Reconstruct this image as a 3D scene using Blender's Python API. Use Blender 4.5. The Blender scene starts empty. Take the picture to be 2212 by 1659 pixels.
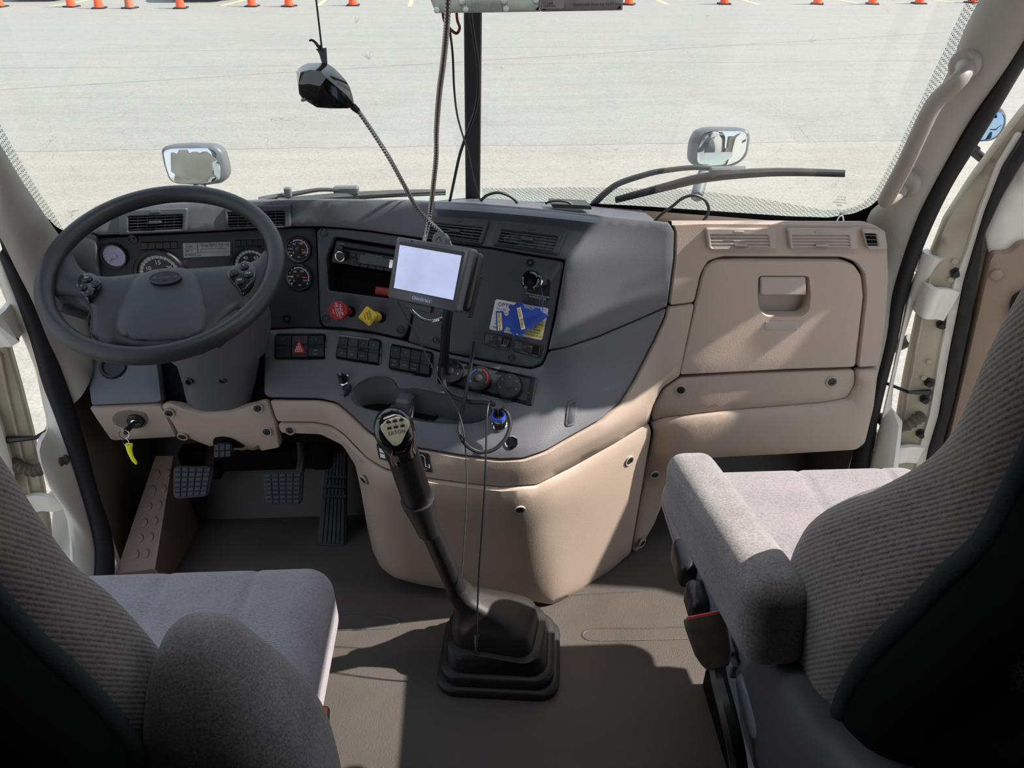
import bpy, bmesh, math, random
import numpy as np
from mathutils import Vector as V, Matrix, geometry

SC = bpy.context.scene
COL = SC.collection
random.seed(7)

# ------------------------------------------------------------------ camera
PITCH, YAW, FPX = math.radians(32.4), math.radians(2.56), 1661.0
EYE = np.array([0.005, 0.0, 1.5])
CF = np.array([math.sin(YAW)*math.cos(PITCH), math.cos(YAW)*math.cos(PITCH), -math.sin(PITCH)])
CR = np.array([math.cos(YAW), -math.sin(YAW), 0.0])
CU = np.cross(CR, CF)
cam_d = bpy.data.cameras.new('camera')
cam_d.sensor_fit = 'HORIZONTAL'; cam_d.sensor_width = 36.0
cam_d.lens = 36.0*FPX/2212.0
cam_d.clip_start = 0.02; cam_d.clip_end = 300
cam = bpy.data.objects.new('camera', cam_d); COL.objects.link(cam)
cam.matrix_world = Matrix(((CR[0], CU[0], -CF[0], EYE[0]), (CR[1], CU[1], -CF[1], EYE[1]), (CR[2], CU[2], -CF[2], EYE[2]), (0, 0, 0, 1)))
SC.camera = cam

# ------------------------------------------------------------------ world, sun, added fill light, exposure
w = bpy.data.worlds.new('sky'); SC.world = w; w.use_nodes = True
nt = w.node_tree; nt.nodes.clear()
o_ = nt.nodes.new('ShaderNodeOutputWorld'); b_ = nt.nodes.new('ShaderNodeBackground')
tc = nt.nodes.new('ShaderNodeTexCoord'); sx = nt.nodes.new('ShaderNodeSeparateXYZ'); cr = nt.nodes.new('ShaderNodeValToRGB')
nt.links.new(tc.outputs['Generated'], sx.inputs[0]); nt.links.new(sx.outputs['Z'], cr.inputs[0])
cr.color_ramp.elements[0].position = 0.0; cr.color_ramp.elements[0].color = (0.98, 0.97, 0.95, 1)
cr.color_ramp.elements[1].position = 0.6; cr.color_ramp.elements[1].color = (0.66, 0.80, 1.0, 1)
nt.links.new(cr.outputs[0], b_.inputs[0]); b_.inputs[1].default_value = 1.25
nt.links.new(b_.outputs[0], o_.inputs[0])

sd = bpy.data.lights.new('sun', 'SUN'); sd.energy = 9.5; sd.angle = math.radians(0.8); sd.color = (1.0, 0.93, 0.84)
so = bpy.data.objects.new('sun', sd); COL.objects.link(so)
SUN = V((0.71, -0.02, 0.69)).normalized()
so.rotation_euler = SUN.to_track_quat('Z', 'Y').to_euler()

ld = bpy.data.lights.new('cab_fill_light', 'AREA'); ld.energy = 6.5; ld.shape = 'RECTANGLE'; ld.size = 0.9; ld.size_y = 0.25; ld.color = (0.95, 0.97, 1.0)  # added fill light under the ceiling; no such lamp is seen
lo = bpy.data.objects.new('cab_fill_light', ld); COL.objects.link(lo)
lo.location = (0, 0.98, 1.93); lo.rotation_euler = (math.radians(34), 0, 0)

vs = SC.view_settings
SC.display_settings.display_device = 'sRGB'
vs.view_transform = 'Standard'; vs.look = 'None'; vs.gamma = 1.0; vs.exposure = 0.0; vs.use_curve_mapping = False

# ------------------------------------------------------------------ pixel rays (photo frame 2212 x 1659)
def ray(x, y): return CF + CR*((x-1106.0)/FPX) + CU*((829.5-y)/FPX)
def PY(q, v): r = ray(*q); return EYE + r*((v-EYE[1])/r[1])
def PX(q, v): r = ray(*q); return EYE + r*((v-EYE[0])/r[0])
def PZ(q, v): r = ray(*q); return EYE + r*((v-EYE[2])/r[2])
def PPL(q, o, n): r = ray(*q); return EYE + r*(((np.array(o)-EYE) @ np.array(n))/(r @ np.array(n)))
def unit(a): a = np.array(a, float); return a/(np.linalg.norm(a)+1e-12)

# ------------------------------------------------------------------ materials
def lin(c):
    return tuple(((v/255.0)/12.92 if v <= 10 else (((v/255.0)+0.055)/1.055)**2.4) for v in c[:3]) + (1.0,)
def mat(name, c, rough=0.5, metal=0.0, bump=None, var=0.0, vscale=6.0, spec=0.5, emit=None, coat=0.0, sheen=0.0, c2=None):
    """procedural material: base colour with noise variation (c2 or +-var) and optional fine bump (scale, strength, kind)"""
    m = bpy.data.materials.new(name); m.use_nodes = True
    t = m.node_tree; p = t.nodes['Principled BSDF']
    p.inputs['Base Color'].default_value = lin(c); p.inputs['Roughness'].default_value = rough
    p.inputs['Metallic'].default_value = metal; p.inputs['Specular IOR Level'].default_value = spec
    p.inputs['Coat Weight'].default_value = coat; p.inputs['Sheen Weight'].default_value = sheen
    if emit: p.inputs['Emission Color'].default_value = lin(c); p.inputs['Emission Strength'].default_value = emit
    co = t.nodes.new('ShaderNodeTexCoord')
    if var or c2:
        n = t.nodes.new('ShaderNodeTexNoise'); n.inputs['Scale'].default_value = vscale; n.inputs['Detail'].default_value = 6
        t.links.new(co.outputs['Object'], n.inputs['Vector'])
        r = t.nodes.new('ShaderNodeValToRGB'); L = lin(c)
        r.color_ramp.elements[0].position = 0.3; r.color_ramp.elements[1].position = 0.7
        r.color_ramp.elements[0].color = lin(c2) if c2 else tuple(v*(1-var) for v in L[:3])+(1,)
        r.color_ramp.elements[1].color = L if c2 else tuple(min(1, v*(1+var)) for v in L[:3])+(1,)
        t.links.new(n.outputs['Fac'], r.inputs[0]); t.links.new(r.outputs[0], p.inputs['Base Color'])
    if bump:
        sc, st, kind = bump
        bp = t.nodes.new('ShaderNodeBump'); bp.inputs['Strength'].default_value = st; bp.inputs['Distance'].default_value = 0.001
        if kind == 'grain':
            n = t.nodes.new('ShaderNodeTexVoronoi'); n.inputs['Scale'].default_value = sc; out = n.outputs['Distance']
        elif kind == 'knit':
            n = t.nodes.new('ShaderNodeTexWave'); n.bands_direction = 'DIAGONAL'; n.inputs['Scale'].default_value = sc
            n.inputs['Distortion'].default_value = 2.5; n.inputs['Detail'].default_value = 3; n.inputs['Detail Scale'].default_value = 4; out = n.outputs['Fac']
        else:
            n = t.nodes.new('ShaderNodeTexNoise'); n.inputs['Scale'].default_value = sc; n.inputs['Detail'].default_value = 4; out = n.outputs['Fac']
        t.links.new(co.outputs['Object'], n.inputs['Vector'])
        t.links.new(out, bp.inputs['Height']); t.links.new(bp.outputs[0], p.inputs['Normal'])
    return m
def fabric(name, c, c2, rib=None, nz=220):
    m = mat(name, c, 0.95, spec=0.1, sheen=0.35)
    t = m.node_tree; p = t.nodes['Principled BSDF']; co = t.nodes.new('ShaderNodeTexCoord')
    n = t.nodes.new('ShaderNodeTexNoise'); n.inputs['Scale'].default_value = nz; n.inputs['Detail'].default_value = 5; n.inputs['Roughness'].default_value = 0.75
    n2 = t.nodes.new('ShaderNodeTexNoise'); n2.inputs['Scale'].default_value = 14; n2.inputs['Detail'].default_value = 3
    ad = t.nodes.new('ShaderNodeMath'); ad.operation = 'MULTIPLY_ADD'; ad.inputs[1].default_value = 0.35
    t.links.new(co.outputs['Object'], n.inputs['Vector']); t.links.new(co.outputs['Object'], n2.inputs['Vector'])
    t.links.new(n2.outputs['Fac'], ad.inputs[0]); t.links.new(n.outputs['Fac'], ad.inputs[2])
    src = ad.outputs[0]
    if rib:
        mp = t.nodes.new('ShaderNodeMapping'); mp.inputs['Rotation'].default_value = rib[1]
        t.links.new(co.outputs['Object'], mp.inputs['Vector'])
        wv = t.nodes.new('ShaderNodeTexWave'); wv.bands_direction = 'Y'; wv.inputs['Scale'].default_value = rib[0]; wv.inputs['Distortion'].default_value = 0.8; wv.inputs['Detail'].default_value = 3; wv.inputs['Detail Scale'].default_value = 2.5
        t.links.new(mp.outputs[0], wv.inputs['Vector'])
        a2 = t.nodes.new('ShaderNodeMath'); a2.operation = 'MULTIPLY_ADD'; a2.inputs[1].default_value = 0.34
        t.links.new(wv.outputs['Fac'], a2.inputs[0]); t.links.new(src, a2.inputs[2]); src = a2.outputs[0]
    r = t.nodes.new('ShaderNodeValToRGB'); r.color_ramp.elements[0].position = 0.45; r.color_ramp.elements[1].position = 0.95
    r.color_ramp.elements[0].color = lin(c2); r.color_ramp.elements[1].color = lin(c)
    t.links.new(src, r.inputs[0]); t.links.new(r.outputs[0], p.inputs['Base Color'])
    bp = t.nodes.new('ShaderNodeBump'); bp.inputs['Strength'].default_value = 0.5; bp.inputs['Distance'].default_value = 0.002
    t.links.new(src, bp.inputs['Height']); t.links.new(bp.outputs[0], p.inputs['Normal'])
    return m
M = {}
M['char'] = mat('charcoal_grain_plastic', (90, 91, 97), 0.46, bump=(560, 0.22, 'grain'), spec=0.5)
M['char2'] = mat('charcoal_smooth_plastic', (72, 73, 80), 0.5, bump=(900, 0.15, 'grain'), spec=0.35)
M['dark'] = mat('dark_instrument_plastic', (52, 53, 60), 0.55, bump=(900, 0.12, 'grain'), spec=0.35)
M['void'] = mat('black_and_recess_shade', (14, 14, 16), 0.8, spec=0.1)  # black parts, and recesses whose shade is put into this colour
M['tan'] = mat('tan_grain_plastic', (173, 156, 143), 0.5, bump=(560, 0.22, 'grain'), spec=0.35)
M['tan2'] = mat('tan_smooth_plastic', (169, 157, 148), 0.45, bump=(900, 0.1, 'grain'), spec=0.35)
M['kick'] = mat('brown_kick_plastic', (116, 108, 100), 0.55, bump=(420, 0.3, 'grain'), spec=0.3)
M['footrest'] = mat('brown_footrest_plastic', (118, 101, 93), 0.55, bump=(560, 0.2, 'grain'), spec=0.3)
M['pillar'] = mat('taupe_pillar_trim', (152, 148, 140), 0.6, bump=(500, 0.2, 'grain'), spec=0.25)
M['wheel'] = mat('black_steering_wheel', (46, 47, 49), 0.45, bump=(600, 0.15, 'grain'), spec=0.45)
M['wheel2'] = mat('charcoal_airbag_cover', (64, 65, 70), 0.5, bump=(450, 0.3, 'grain'), spec=0.4)
M['kickd'] = mat('tan_door_panel', (152, 132, 116), 0.55, bump=(420, 0.3, 'grain'), spec=0.3)
M['handle'] = mat('taupe_grab_handle', (142, 134, 126), 0.5, bump=(700, 0.1, 'grain'))
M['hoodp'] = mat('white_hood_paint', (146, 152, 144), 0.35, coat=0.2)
M['mirrorblue'] = mat('blue_reflection_mirror', (150, 186, 220), 0.02, metal=1.0)  # blue reflection is put into the glass tint
M['rubber'] = mat('black_rubber', (48, 48, 52), 0.65, bump=(60, 0.2, 'n'), spec=0.3)
M['boot'] = mat('black_boot_rubber', (40, 38, 38), 0.5, bump=(300, 0.4, 'n'), spec=0.4)
M['pedal'] = mat('pedal_rubber', (56, 58, 66), 0.6, spec=0.35, var=0.15, vscale=40)
M['gloss'] = mat('glossy_black_plastic', (14, 14, 16), 0.12, coat=0.5)
M['black'] = mat('satin_black_plastic', (28, 28, 31), 0.42, bump=(700, 0.1, 'grain'))
M['cord'] = mat('black_cord', (24, 24, 27), 0.5)
M['chrome'] = mat('chrome', (205, 205, 208), 0.12, metal=1.0)
M['steel'] = mat('braided_steel', (150, 146, 142), 0.35, metal=0.9)
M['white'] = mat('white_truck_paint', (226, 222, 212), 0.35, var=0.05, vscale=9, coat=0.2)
M['shut'] = mat('weathered_door_shut_paint', (196, 188, 170), 0.5, c2=(160, 148, 126), vscale=7)
M['seal'] = mat('door_seal_rubber', (36, 36, 38), 0.6, bump=(120, 0.2, 'n'), spec=0.3)
M['floor'] = mat('vinyl_floor', (84, 78, 74), 0.5, bump=(420, 0.55, 'grain'), spec=0.35, var=0.16, vscale=5)
M['seat'] = fabric('grey_knit_seat', (150, 143, 146), (84, 80, 84), rib=(90, (0, 0, 0.1)))
M['bolster'] = fabric('grey_ribbed_seat', (132, 126, 125), (48, 46, 46), rib=(64, (-0.585, 0.0, 0.0)))
M['seatd'] = fabric('grey_woven_driver_seat', (166, 159, 167), (102, 98, 106), rib=(100, (0, 0, 0.2)))
M['seatblue'] = mat('blue_grey_seat_plastic', (104, 112, 126), 0.45)
M['buckle'] = mat('worn_brown_black_buckle', (74, 66, 62), 0.55, var=0.25, vscale=60)
M['red2'] = mat('bright_red_button', (214, 58, 50), 0.4)
M['fleece'] = fabric('grey_fleece', (166, 161, 162), (82, 79, 81), nz=330)
M['back'] = mat('seat_back_cloth_with_shade', (16, 18, 19), 0.95, bump=(300, 0.5, 'n'), spec=0.05)  # dark cloth, taken to black with the sleeper's shade in the colour
M['red'] = mat('red_knob_plastic', (158, 38, 42), 0.4)
M['yellow'] = mat('yellow_knob_plastic', (222, 190, 66), 0.4)
M['lime'] = mat('lime_tag_plastic', (236, 240, 30), 0.4)
M['blue'] = mat('blue_card', (34, 66, 158), 0.7, var=0.06, vscale=60)
M['cream'] = mat('cream_label', (226, 208, 166), 0.7)
M['print'] = mat('white_print', (225, 225, 228), 0.6)
M['greyprint'] = mat('grey_print', (150, 152, 158), 0.6)
M['ink'] = mat('black_print', (16, 16, 20), 0.6)
M['paper'] = mat('white_label', (226, 226, 236), 0.5)
M['ylabel'] = mat('pale_yellow_label', (236, 228, 130), 0.5)
M['face_w'] = mat('pale_lilac_gauge_face', (168, 172, 206), 0.35)
M['face_b'] = mat('black_gauge_face', (22, 22, 25), 0.4)
M['orange'] = mat('orange_needle', (240, 92, 40), 0.5)
M['lcd'] = mat('grey_lcd', (150, 154, 156), 0.3)
M['lcdtxt'] = mat('lcd_text', (74, 76, 80), 0.5)
M['badge'] = mat('champagne_badge', (206, 200, 172), 0.3, metal=0.12)
M['cone'] = mat('orange_cone', (255, 92, 52), 0.6, var=0.08, vscale=8)
M['cone_old'] = mat('dusty_brown_cone', (190, 110, 80), 0.8, var=0.15, vscale=8)
M['unit'] = mat('pale_green_grey_metal', (196, 206, 196), 0.45)
M['unit2'] = mat('grey_label_plate', (142, 138, 142), 0.45)
M['hose'] = mat('brown_corrugated_hose', (84, 76, 66), 0.7)
M['redcable'] = mat('dark_red_wire', (110, 40, 44), 0.5)
M['mirror'] = mat('mirror_glass', (225, 232, 238), 0.02, metal=1.0)
M['housing'] = mat('mirror_housing', (92, 96, 100), 0.45)
M['wiper'] = mat('wiper_black', (64, 66, 66), 0.6, var=0.2, vscale=30)
M['car_s'] = mat('silver_car_paint', (150, 152, 156), 0.3, metal=0.4, coat=0.5)
M['car_w'] = mat('white_car_paint', (220, 222, 224), 0.3, coat=0.5)
M['car_d'] = mat('dark_car_paint', (50, 56, 66), 0.3, coat=0.5)
M['glassdark'] = mat('dark_car_glass', (20, 24, 28), 0.08)
M['tyre'] = mat('tyre', (34, 34, 36), 0.8)
M['stripe'] = mat('faded_yellow_line', (236, 208, 120), 0.8, c2=(214, 200, 160), vscale=3)
M['ceil'] = mat('grey_headliner', (120, 116, 112), 0.9)
M['rearwall'] = mat('dark_sleeper_cloth', (44, 42, 42), 0.95)

M['slat'] = mat('vent_slat_grey', (104, 106, 112), 0.45)
M['fringe'] = mat('dark_fleece_fringe', (46, 54, 55), 0.95, bump=(260, 1.0, 'n'), spec=0.05)
M['mon'] = mat('dark_grey_terminal_case', (84, 86, 92), 0.4, bump=(900, 0.08, 'grain'))
M['screen'] = mat('lit_pale_screen', (196, 208, 246), 0.25, emit=0.62, c2=(176, 186, 222), vscale=16)
_t = M['screen'].node_tree; _p = _t.nodes['Principled BSDF']; _l = _p.inputs['Base Color'].links[0]; _s = _l.from_socket
_t.links.remove(_l); _p.inputs['Base Color'].default_value = (.01, .01, .012, 1); _t.links.new(_s, _p.inputs['Emission Color']); _p.inputs['Emission Strength'].default_value = 0.95
M['badgeblue'] = mat('slate_blue_badge', (64, 92, 120), 0.4)
M['mesh'] = mat('black_mesh_grille', (16, 16, 17), 0.6, bump=(700, 1.0, 'grain'), spec=0.3)
M['woven'] = mat('grey_woven_cord', (92, 92, 92), 0.8, c2=(36, 36, 38), vscale=500)
M['bluelit'] = mat('glowing_blue_ring', (40, 80, 220), 0.3, emit=0.25)
M['bluecord'] = mat('navy_string', (30, 40, 110), 0.7)

def glass_mat(name, tint=(0.97, 0.985, 0.98), fac=0.05, dots=None):
    m = bpy.data.materials.new(name); m.use_nodes = True; t = m.node_tree; t.nodes.clear()
    o = t.nodes.new('ShaderNodeOutputMaterial'); mx = t.nodes.new('ShaderNodeMixShader')
    tr = t.nodes.new('ShaderNodeBsdfTransparent'); tr.inputs[0].default_value = (*tint, 1)
    gl = t.nodes.new('ShaderNodeBsdfGlossy'); gl.inputs['Roughness'].default_value = 0.03
    mx.inputs[0].default_value = fac
    t.links.new(tr.outputs[0], mx.inputs[1]); t.links.new(gl.outputs[0], mx.inputs[2])
    if dots:
        vo = t.nodes.new('ShaderNodeTexVoronoi'); vo.inputs['Scale'].default_value = dots[0]; vo.inputs['Randomness'].default_value = 0.0
        co = t.nodes.new('ShaderNodeTexCoord'); t.links.new(co.outputs['Object'], vo.inputs['Vector'])
        lt = t.nodes.new('ShaderNodeMath'); lt.operation = 'LESS_THAN'; lt.inputs[1].default_value = dots[1]; t.links.new(vo.outputs['Distance'], lt.inputs[0])
        df = t.nodes.new('ShaderNodeBsdfDiffuse'); df.inputs[0].default_value = lin((60, 62, 62))
        m2 = t.nodes.new('ShaderNodeMixShader'); t.links.new(lt.outputs[0], m2.inputs[0]); t.links.new(mx.outputs[0], m2.inputs[1]); t.links.new(df.outputs[0], m2.inputs[2])
        t.links.new(m2.outputs[0], o.inputs[0])
    else: t.links.new(mx.outputs[0], o.inputs[0])
    return m
M['splat'] = glass_mat('dried_bug_splat', (.98, .98, .98), .0, dots=None)
_t = M['splat'].node_tree; _d = _t.nodes.new('ShaderNodeBsdfDiffuse'); _d.inputs[0].default_value = (.9, .9, .9, 1); _m = [n for n in _t.nodes if n.type == 'MIX_SHADER'][0]; _t.links.new(_d.outputs[0], _m.inputs[2]); _m.inputs[0].default_value = .35
M['glass'] = glass_mat('windshield_glass')
M['frit'] = glass_mat('dotted_frit_glass', dots=(300, 0.31))

def asphalt():
    m = bpy.data.materials.new('sunlit_worn_asphalt'); m.use_nodes = True; t = m.node_tree; p = t.nodes['Principled BSDF']
    p.inputs['Roughness'].default_value = 0.9; p.inputs['Specular IOR Level'].default_value = 0.15
    N = t.nodes.new; L = t.links.new
    co = N('ShaderNodeTexCoord')
    def noise(s, d=6, sc=(1, 1, 1), r=0.6):
        mp = N('ShaderNodeMapping'); mp.inputs['Scale'].default_value = sc; L(co.outputs['Object'], mp.inputs['Vector'])
        n = N('ShaderNodeTexNoise'); n.inputs['Scale'].default_value = s; n.inputs['Detail'].default_value = d; n.inputs['Roughness'].default_value = r
        L(mp.outputs[0], n.inputs['Vector']); return n.outputs['Fac']
    def math_(op, a, b=None, c=None):
        n = N('ShaderNodeMath'); n.operation = op
        for i, v in enumerate((a, b, c)):
            if v is None: continue
            if isinstance(v, (int, float)): n.inputs[i].default_value = v
            else: L(v, n.inputs[i])
        return n.outputs[0]
    def mixc(f, a, b):
        n = N('ShaderNodeMix'); n.data_type = 'RGBA'
        if isinstance(f, float): n.inputs[0].default_value = f
        else: L(f, n.inputs[0])
        for i, v in ((6, a), (7, b)):
            if isinstance(v, tuple): n.inputs[i].default_value = v
            else: L(v, n.inputs[i])
        return n.outputs[2]
    speck = noise(42, 8, r=0.8); patch = noise(0.5, 4); streak = noise(1.3, 5, (0.35, 3.2, 1)); fine = noise(9, 5, (0.6, 1.6, 1))
    base = mixc(patch, lin((147, 146, 143)), lin((158, 157, 151)))
    sep = N('ShaderNodeSeparateXYZ'); L(co.outputs['Object'], sep.inputs[0]); Y = sep.outputs['Y']; X = sep.outputs['X']
    wob = math_('MULTIPLY_ADD', noise(1.2, 3), 0.16, -0.08)
    Yw = math_('ADD', Y, wob)
    near = math_('LESS_THAN', Yw, 9.95); base = mixc(math_('MULTIPLY', near, 0.75), base, lin((164, 160, 149)))
    st = N('ShaderNodeValToRGB'); st.color_ramp.elements[0].position = 0.42; st.color_ramp.elements[1].position = 0.62; L(streak, st.inputs[0])
    base = mixc(math_('MULTIPLY', st.outputs[0], 0.25), base, lin((126, 125, 121)))
    fr = N('ShaderNodeValToRGB'); fr.color_ramp.elements[0].position = 0.35; fr.color_ramp.elements[1].position = 0.75; L(fine, fr.inputs[0])
    base = mixc(math_('MULTIPLY', fr.outputs[0], 0.3), base, lin((176, 174, 168)))
    sp = N('ShaderNodeValToRGB'); sp.color_ramp.elements[0].position = 0.4; sp.color_ramp.elements[1].position = 0.6; L(speck, sp.inputs[0])
    base = mixc(math_('MULTIPLY', sp.outputs[0], 0.5), base, lin((112, 110, 107)))
    # cracks
    for sc, th, am, seed in ((1.3, 0.0028, 0.42, 0), (3.6, 0.005, 0.25, 3)):
        mp = N('ShaderNodeMapping'); mp.inputs['Location'].default_value = (seed, seed, 0); L(co.outputs['Object'], mp.inputs['Vector'])
        nz = N('ShaderNodeTexNoise'); nz.inputs['Scale'].default_value = 2.5; nz.inputs['Detail'].default_value = 5; L(mp.outputs[0], nz.inputs['Vector'])
        mx = N('ShaderNodeMix'); mx.data_type = 'RGBA'; mx.blend_type = 'LINEAR_LIGHT'; mx.inputs[0].default_value = 0.12; L(mp.outputs[0], mx.inputs[6]); L(nz.outputs['Color'], mx.inputs[7])
        v = N('ShaderNodeTexVoronoi'); v.feature = 'DISTANCE_TO_EDGE'; v.inputs['Scale'].default_value = sc; L(mx.outputs[2], v.inputs['Vector'])
        gate = math_('GREATER_THAN', noise(0.35+seed*.03, 3), 0.5)
        base = mixc(math_('MULTIPLY', math_('MULTIPLY', math_('LESS_THAN', v.outputs['Distance'], th), am), gate), base, lin((70, 68, 66)))
    # long tar seams
    for y0, sl, th in ((9.95, 0.0, 0.012), (13.9, 0.33, 0.022), (15.6, 0.0, 0.012), (17.5, 0.02, 0.015)):
        dd = math_('ABSOLUTE', math_('SUBTRACT', math_('MULTIPLY_ADD', X, -sl if sl < .3 else -0.29, Yw), y0 if sl < .3 else 15.95))
        base = mixc(math_('MULTIPLY', math_('LESS_THAN', dd, th), 0.5), base, lin((74, 73, 72)))
    L(base, p.inputs['Base Color'])
    bp = N('ShaderNodeBump'); bp.inputs['Strength'].default_value = 0.6; bp.inputs['Distance'].default_value = 0.01; L(speck, bp.inputs['Height']); L(bp.outputs[0], p.inputs['Normal'])
    return m
M['asphalt'] = asphalt()
# ------------------------------------------------------------------ object helpers
ORG = {}
def root_of(o):
    while o.parent: o = o.parent
    return o
def tag(o, label, cat, group=None, kind=None):
    o['label'] = label
    if cat: o['category'] = cat
    if group: o['group'] = group
    if kind: o['kind'] = kind
    return o
def thing(name, loc, label, cat, group=None):
    o = bpy.data.objects.new(name, None); COL.objects.link(o); o.empty_display_size = 0.05
    o.location = tuple(float(v) for v in loc); ORG[o.name] = np.array(loc, float)
    return tag(o, label, cat, group)
class MB:
    def __init__(s): s.v = []; s.f = []
    def raw(s, vs, fs):
        k = len(s.v); s.v += [tuple(float(c) for c in p) for p in vs]; s.f += [tuple(i+k for i in f) for f in fs]; return s
    def loft(s, rings, closed=True, caps=True):
        n = len(rings[0]); vs = [p for r in rings for p in r]; fs = []
        for i in range(len(rings)-1):
            for j in range(n if closed else n-1):
                a, b = i*n+j, i*n+(j+1) % n; fs.append((a, b, b+n, a+n))
        if caps and closed: fs += [tuple(range(n-1, -1, -1)), tuple(range((len(rings)-1)*n, len(rings)*n))]
        return s.raw(vs, fs)
    def tube(s, pts, r, n=8, caps=True, closed=False):
        P = [np.array(p, float) for p in pts]; m = len(P); up = np.array([0.13, 0.27, 0.95]); rings = []
        for i in range(m):
            d = unit(P[(i+1) % m]-P[i-1]) if closed else unit(P[min(i+1, m-1)]-P[max(i-1, 0)])
            u = np.cross(up, d)
            if np.linalg.norm(u) < 1e-3: u = np.cross(np.array([1., 0, 0]), d)
            u = unit(u); w_ = np.cross(d, u); up = w_ if abs(d @ w_) < .9 else up
            rr = r[i] if isinstance(r, (list, tuple)) else r
            rings.append([P[i]+rr*(math.cos(2*math.pi*k/n)*u+math.sin(2*math.pi*k/n)*w_) for k in range(n)])
        if closed: rings.append(rings[0])
        return s.loft(rings, True, caps and not closed)
    def lathe(s, prof, o, ax, n=24, u=None):
        """prof = [(radius, height)], revolved about axis ax through o"""
        ax = unit(ax); u = unit(np.cross(ax, [0.31, 0.2, 0.93])) if u is None else unit(u); w_ = np.cross(ax, u); o = np.array(o, float)
        return s.loft([[o+ax*h+max(r, 1e-5)*(math.cos(2*math.pi*k/n)*u+math.sin(2*math.pi*k/n)*w_) for k in range(n)] for r, h in prof])
    def prism(s, pts, fn, h0, h1, bev=0.0):
        """pts 2-D polygon in the coordinates of fn(a,b,h)"""
        rings = [[fn(a, b, h0) for a, b in pts]]
        if bev > 0:
            ins = inset2(pts, bev); rings += [[fn(a, b, h1-bev) for a, b in pts], [fn(a, b, h1) for a, b in ins]]
        else: rings.append([fn(a, b, h1) for a, b in pts])
        return s.loft(rings)
    def box(s, o, sz, ax=None, bev=0.0):
        """box centred at o, size sz, axes ax (3 unit vectors)"""
        A = np.eye(3) if ax is None else np.array([unit(a) for a in ax]); o = np.array(o, float)
        r = rrect(-sz[0]/2, -sz[1]/2, sz[0]/2, sz[1]/2, min(bev*1.0, min(sz[0], sz[1])*.49)) if bev else [(-sz[0]/2, -sz[1]/2), (sz[0]/2, -sz[1]/2), (sz[0]/2, sz[1]/2), (-sz[0]/2, sz[1]/2)]
        fn = lambda a, b, h: o+A[0]*a+A[1]*b+A[2]*h
        if not bev: return s.prism(r, fn, -sz[2]/2, sz[2]/2)
        i1 = inset2(r, bev*.7); hz = sz[2]/2
        return s.loft([[fn(a, b, -hz) for a, b in i1], [fn(a, b, -hz+bev*.7) for a, b in r], [fn(a, b, hz-bev*.7) for a, b in r], [fn(a, b, hz) for a, b in i1]])
    def text(s, t, o, u, v, size, thick=0.0003, align='CENTER', shear=0.0, spacing=1.0):
        vs_, fs_ = text_mesh(t, align, shear, spacing); u = np.array(u); v = np.array(v); n = np.cross(unit(u), unit(v)); o = np.array(o, float)
        return s.raw([o+u*(p[0]*size)+v*(p[1]*size)+n*(thick) for p in vs_], fs_)
    def build(s, name, m, parent=None, smooth=40, label=None, kind=None):
        org = np.zeros(3)
        if parent is not None: org = ORG.get(root_of(parent).name, np.zeros(3))
        me = bpy.data.meshes.new(name); me.from_pydata([tuple(np.array(p)-org) for p in s.v], [], s.f)
        bm = bmesh.new(); bm.from_mesh(me); bmesh.ops.remove_doubles(bm, verts=bm.verts, dist=1e-5)
        bmesh.ops.recalc_face_normals(bm, faces=bm.faces); bm.to_mesh(me); bm.free()
        if isinstance(m, str): m = M[m]
        me.materials.append(m)
        if smooth:
            me.polygons.foreach_set('use_smooth', [True]*len(me.polygons)); me.set_sharp_from_angle(angle=math.radians(smooth))
        o = bpy.data.objects.new(name, me); COL.objects.link(o)
        if parent is not None: o.parent = parent
        if label: o['label'] = label
        if kind: o['kind'] = kind
        return o
_TX = {}
def text_mesh(t, align, shear, spacing):
    k = (t, align, shear, spacing)
    if k not in _TX:
        c = bpy.data.curves.new('t', 'FONT'); c.body = t; c.align_x = align; c.align_y = 'CENTER'; c.size = 1.0; c.resolution_u = 2; c.shear = shear; c.space_character = spacing
        o = bpy.data.objects.new('t', c); COL.objects.link(o); bpy.context.view_layer.update()
        me = bpy.data.meshes.new_from_object(o.evaluated_get(bpy.context.evaluated_depsgraph_get()))
        _TX[k] = ([tuple(v.co) for v in me.vertices], [tuple(p.vertices) for p in me.polygons])
        bpy.data.objects.remove(o); bpy.data.curves.remove(c); bpy.data.meshes.remove(me)
    return _TX[k]
def rrect(x0, y0, x1, y1, r, n=5):
    r = max(1e-6, min(r, abs(x1-x0)*.499, abs(y1-y0)*.499)); P = []
    for cx, cy, a0 in ((x1-r, y1-r, 0), (x0+r, y1-r, 90), (x0+r, y0+r, 180), (x1-r, y0+r, 270)):
        for k in range(n+1):
            a = math.radians(a0+90*k/n); P.append((cx+r*math.cos(a), cy+r*math.sin(a)))
    return P
def ngon(n, r=1.0, a0=0.0, cx=0, cy=0, ry=None):
    ry = r if ry is None else ry
    return [(cx+r*math.cos(a0+2*math.pi*k/n), cy+ry*math.sin(a0+2*math.pi*k/n)) for k in range(n)]
def area2(P): return 0.5*sum(P[i][0]*P[(i+1) % len(P)][1]-P[(i+1) % len(P)][0]*P[i][1] for i in range(len(P)))
def inset2(P, d):
    sg = 1.0 if area2(P) > 0 else -1.0; n = len(P); out = []
    for i in range(n):
        a, b, c = np.array(P[i-1]), np.array(P[i]), np.array(P[(i+1) % n])
        e1, e2 = unit(b-a), unit(c-b); n1 = np.array([-e1[1], e1[0]])*sg; n2 = np.array([-e2[1], e2[0]])*sg
        m = n1+n2; L = m @ m
        m = m*(2/L) if L > 0.35 else unit(m)*1.6
        out.append(tuple(b+m*d))
    return out
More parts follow.
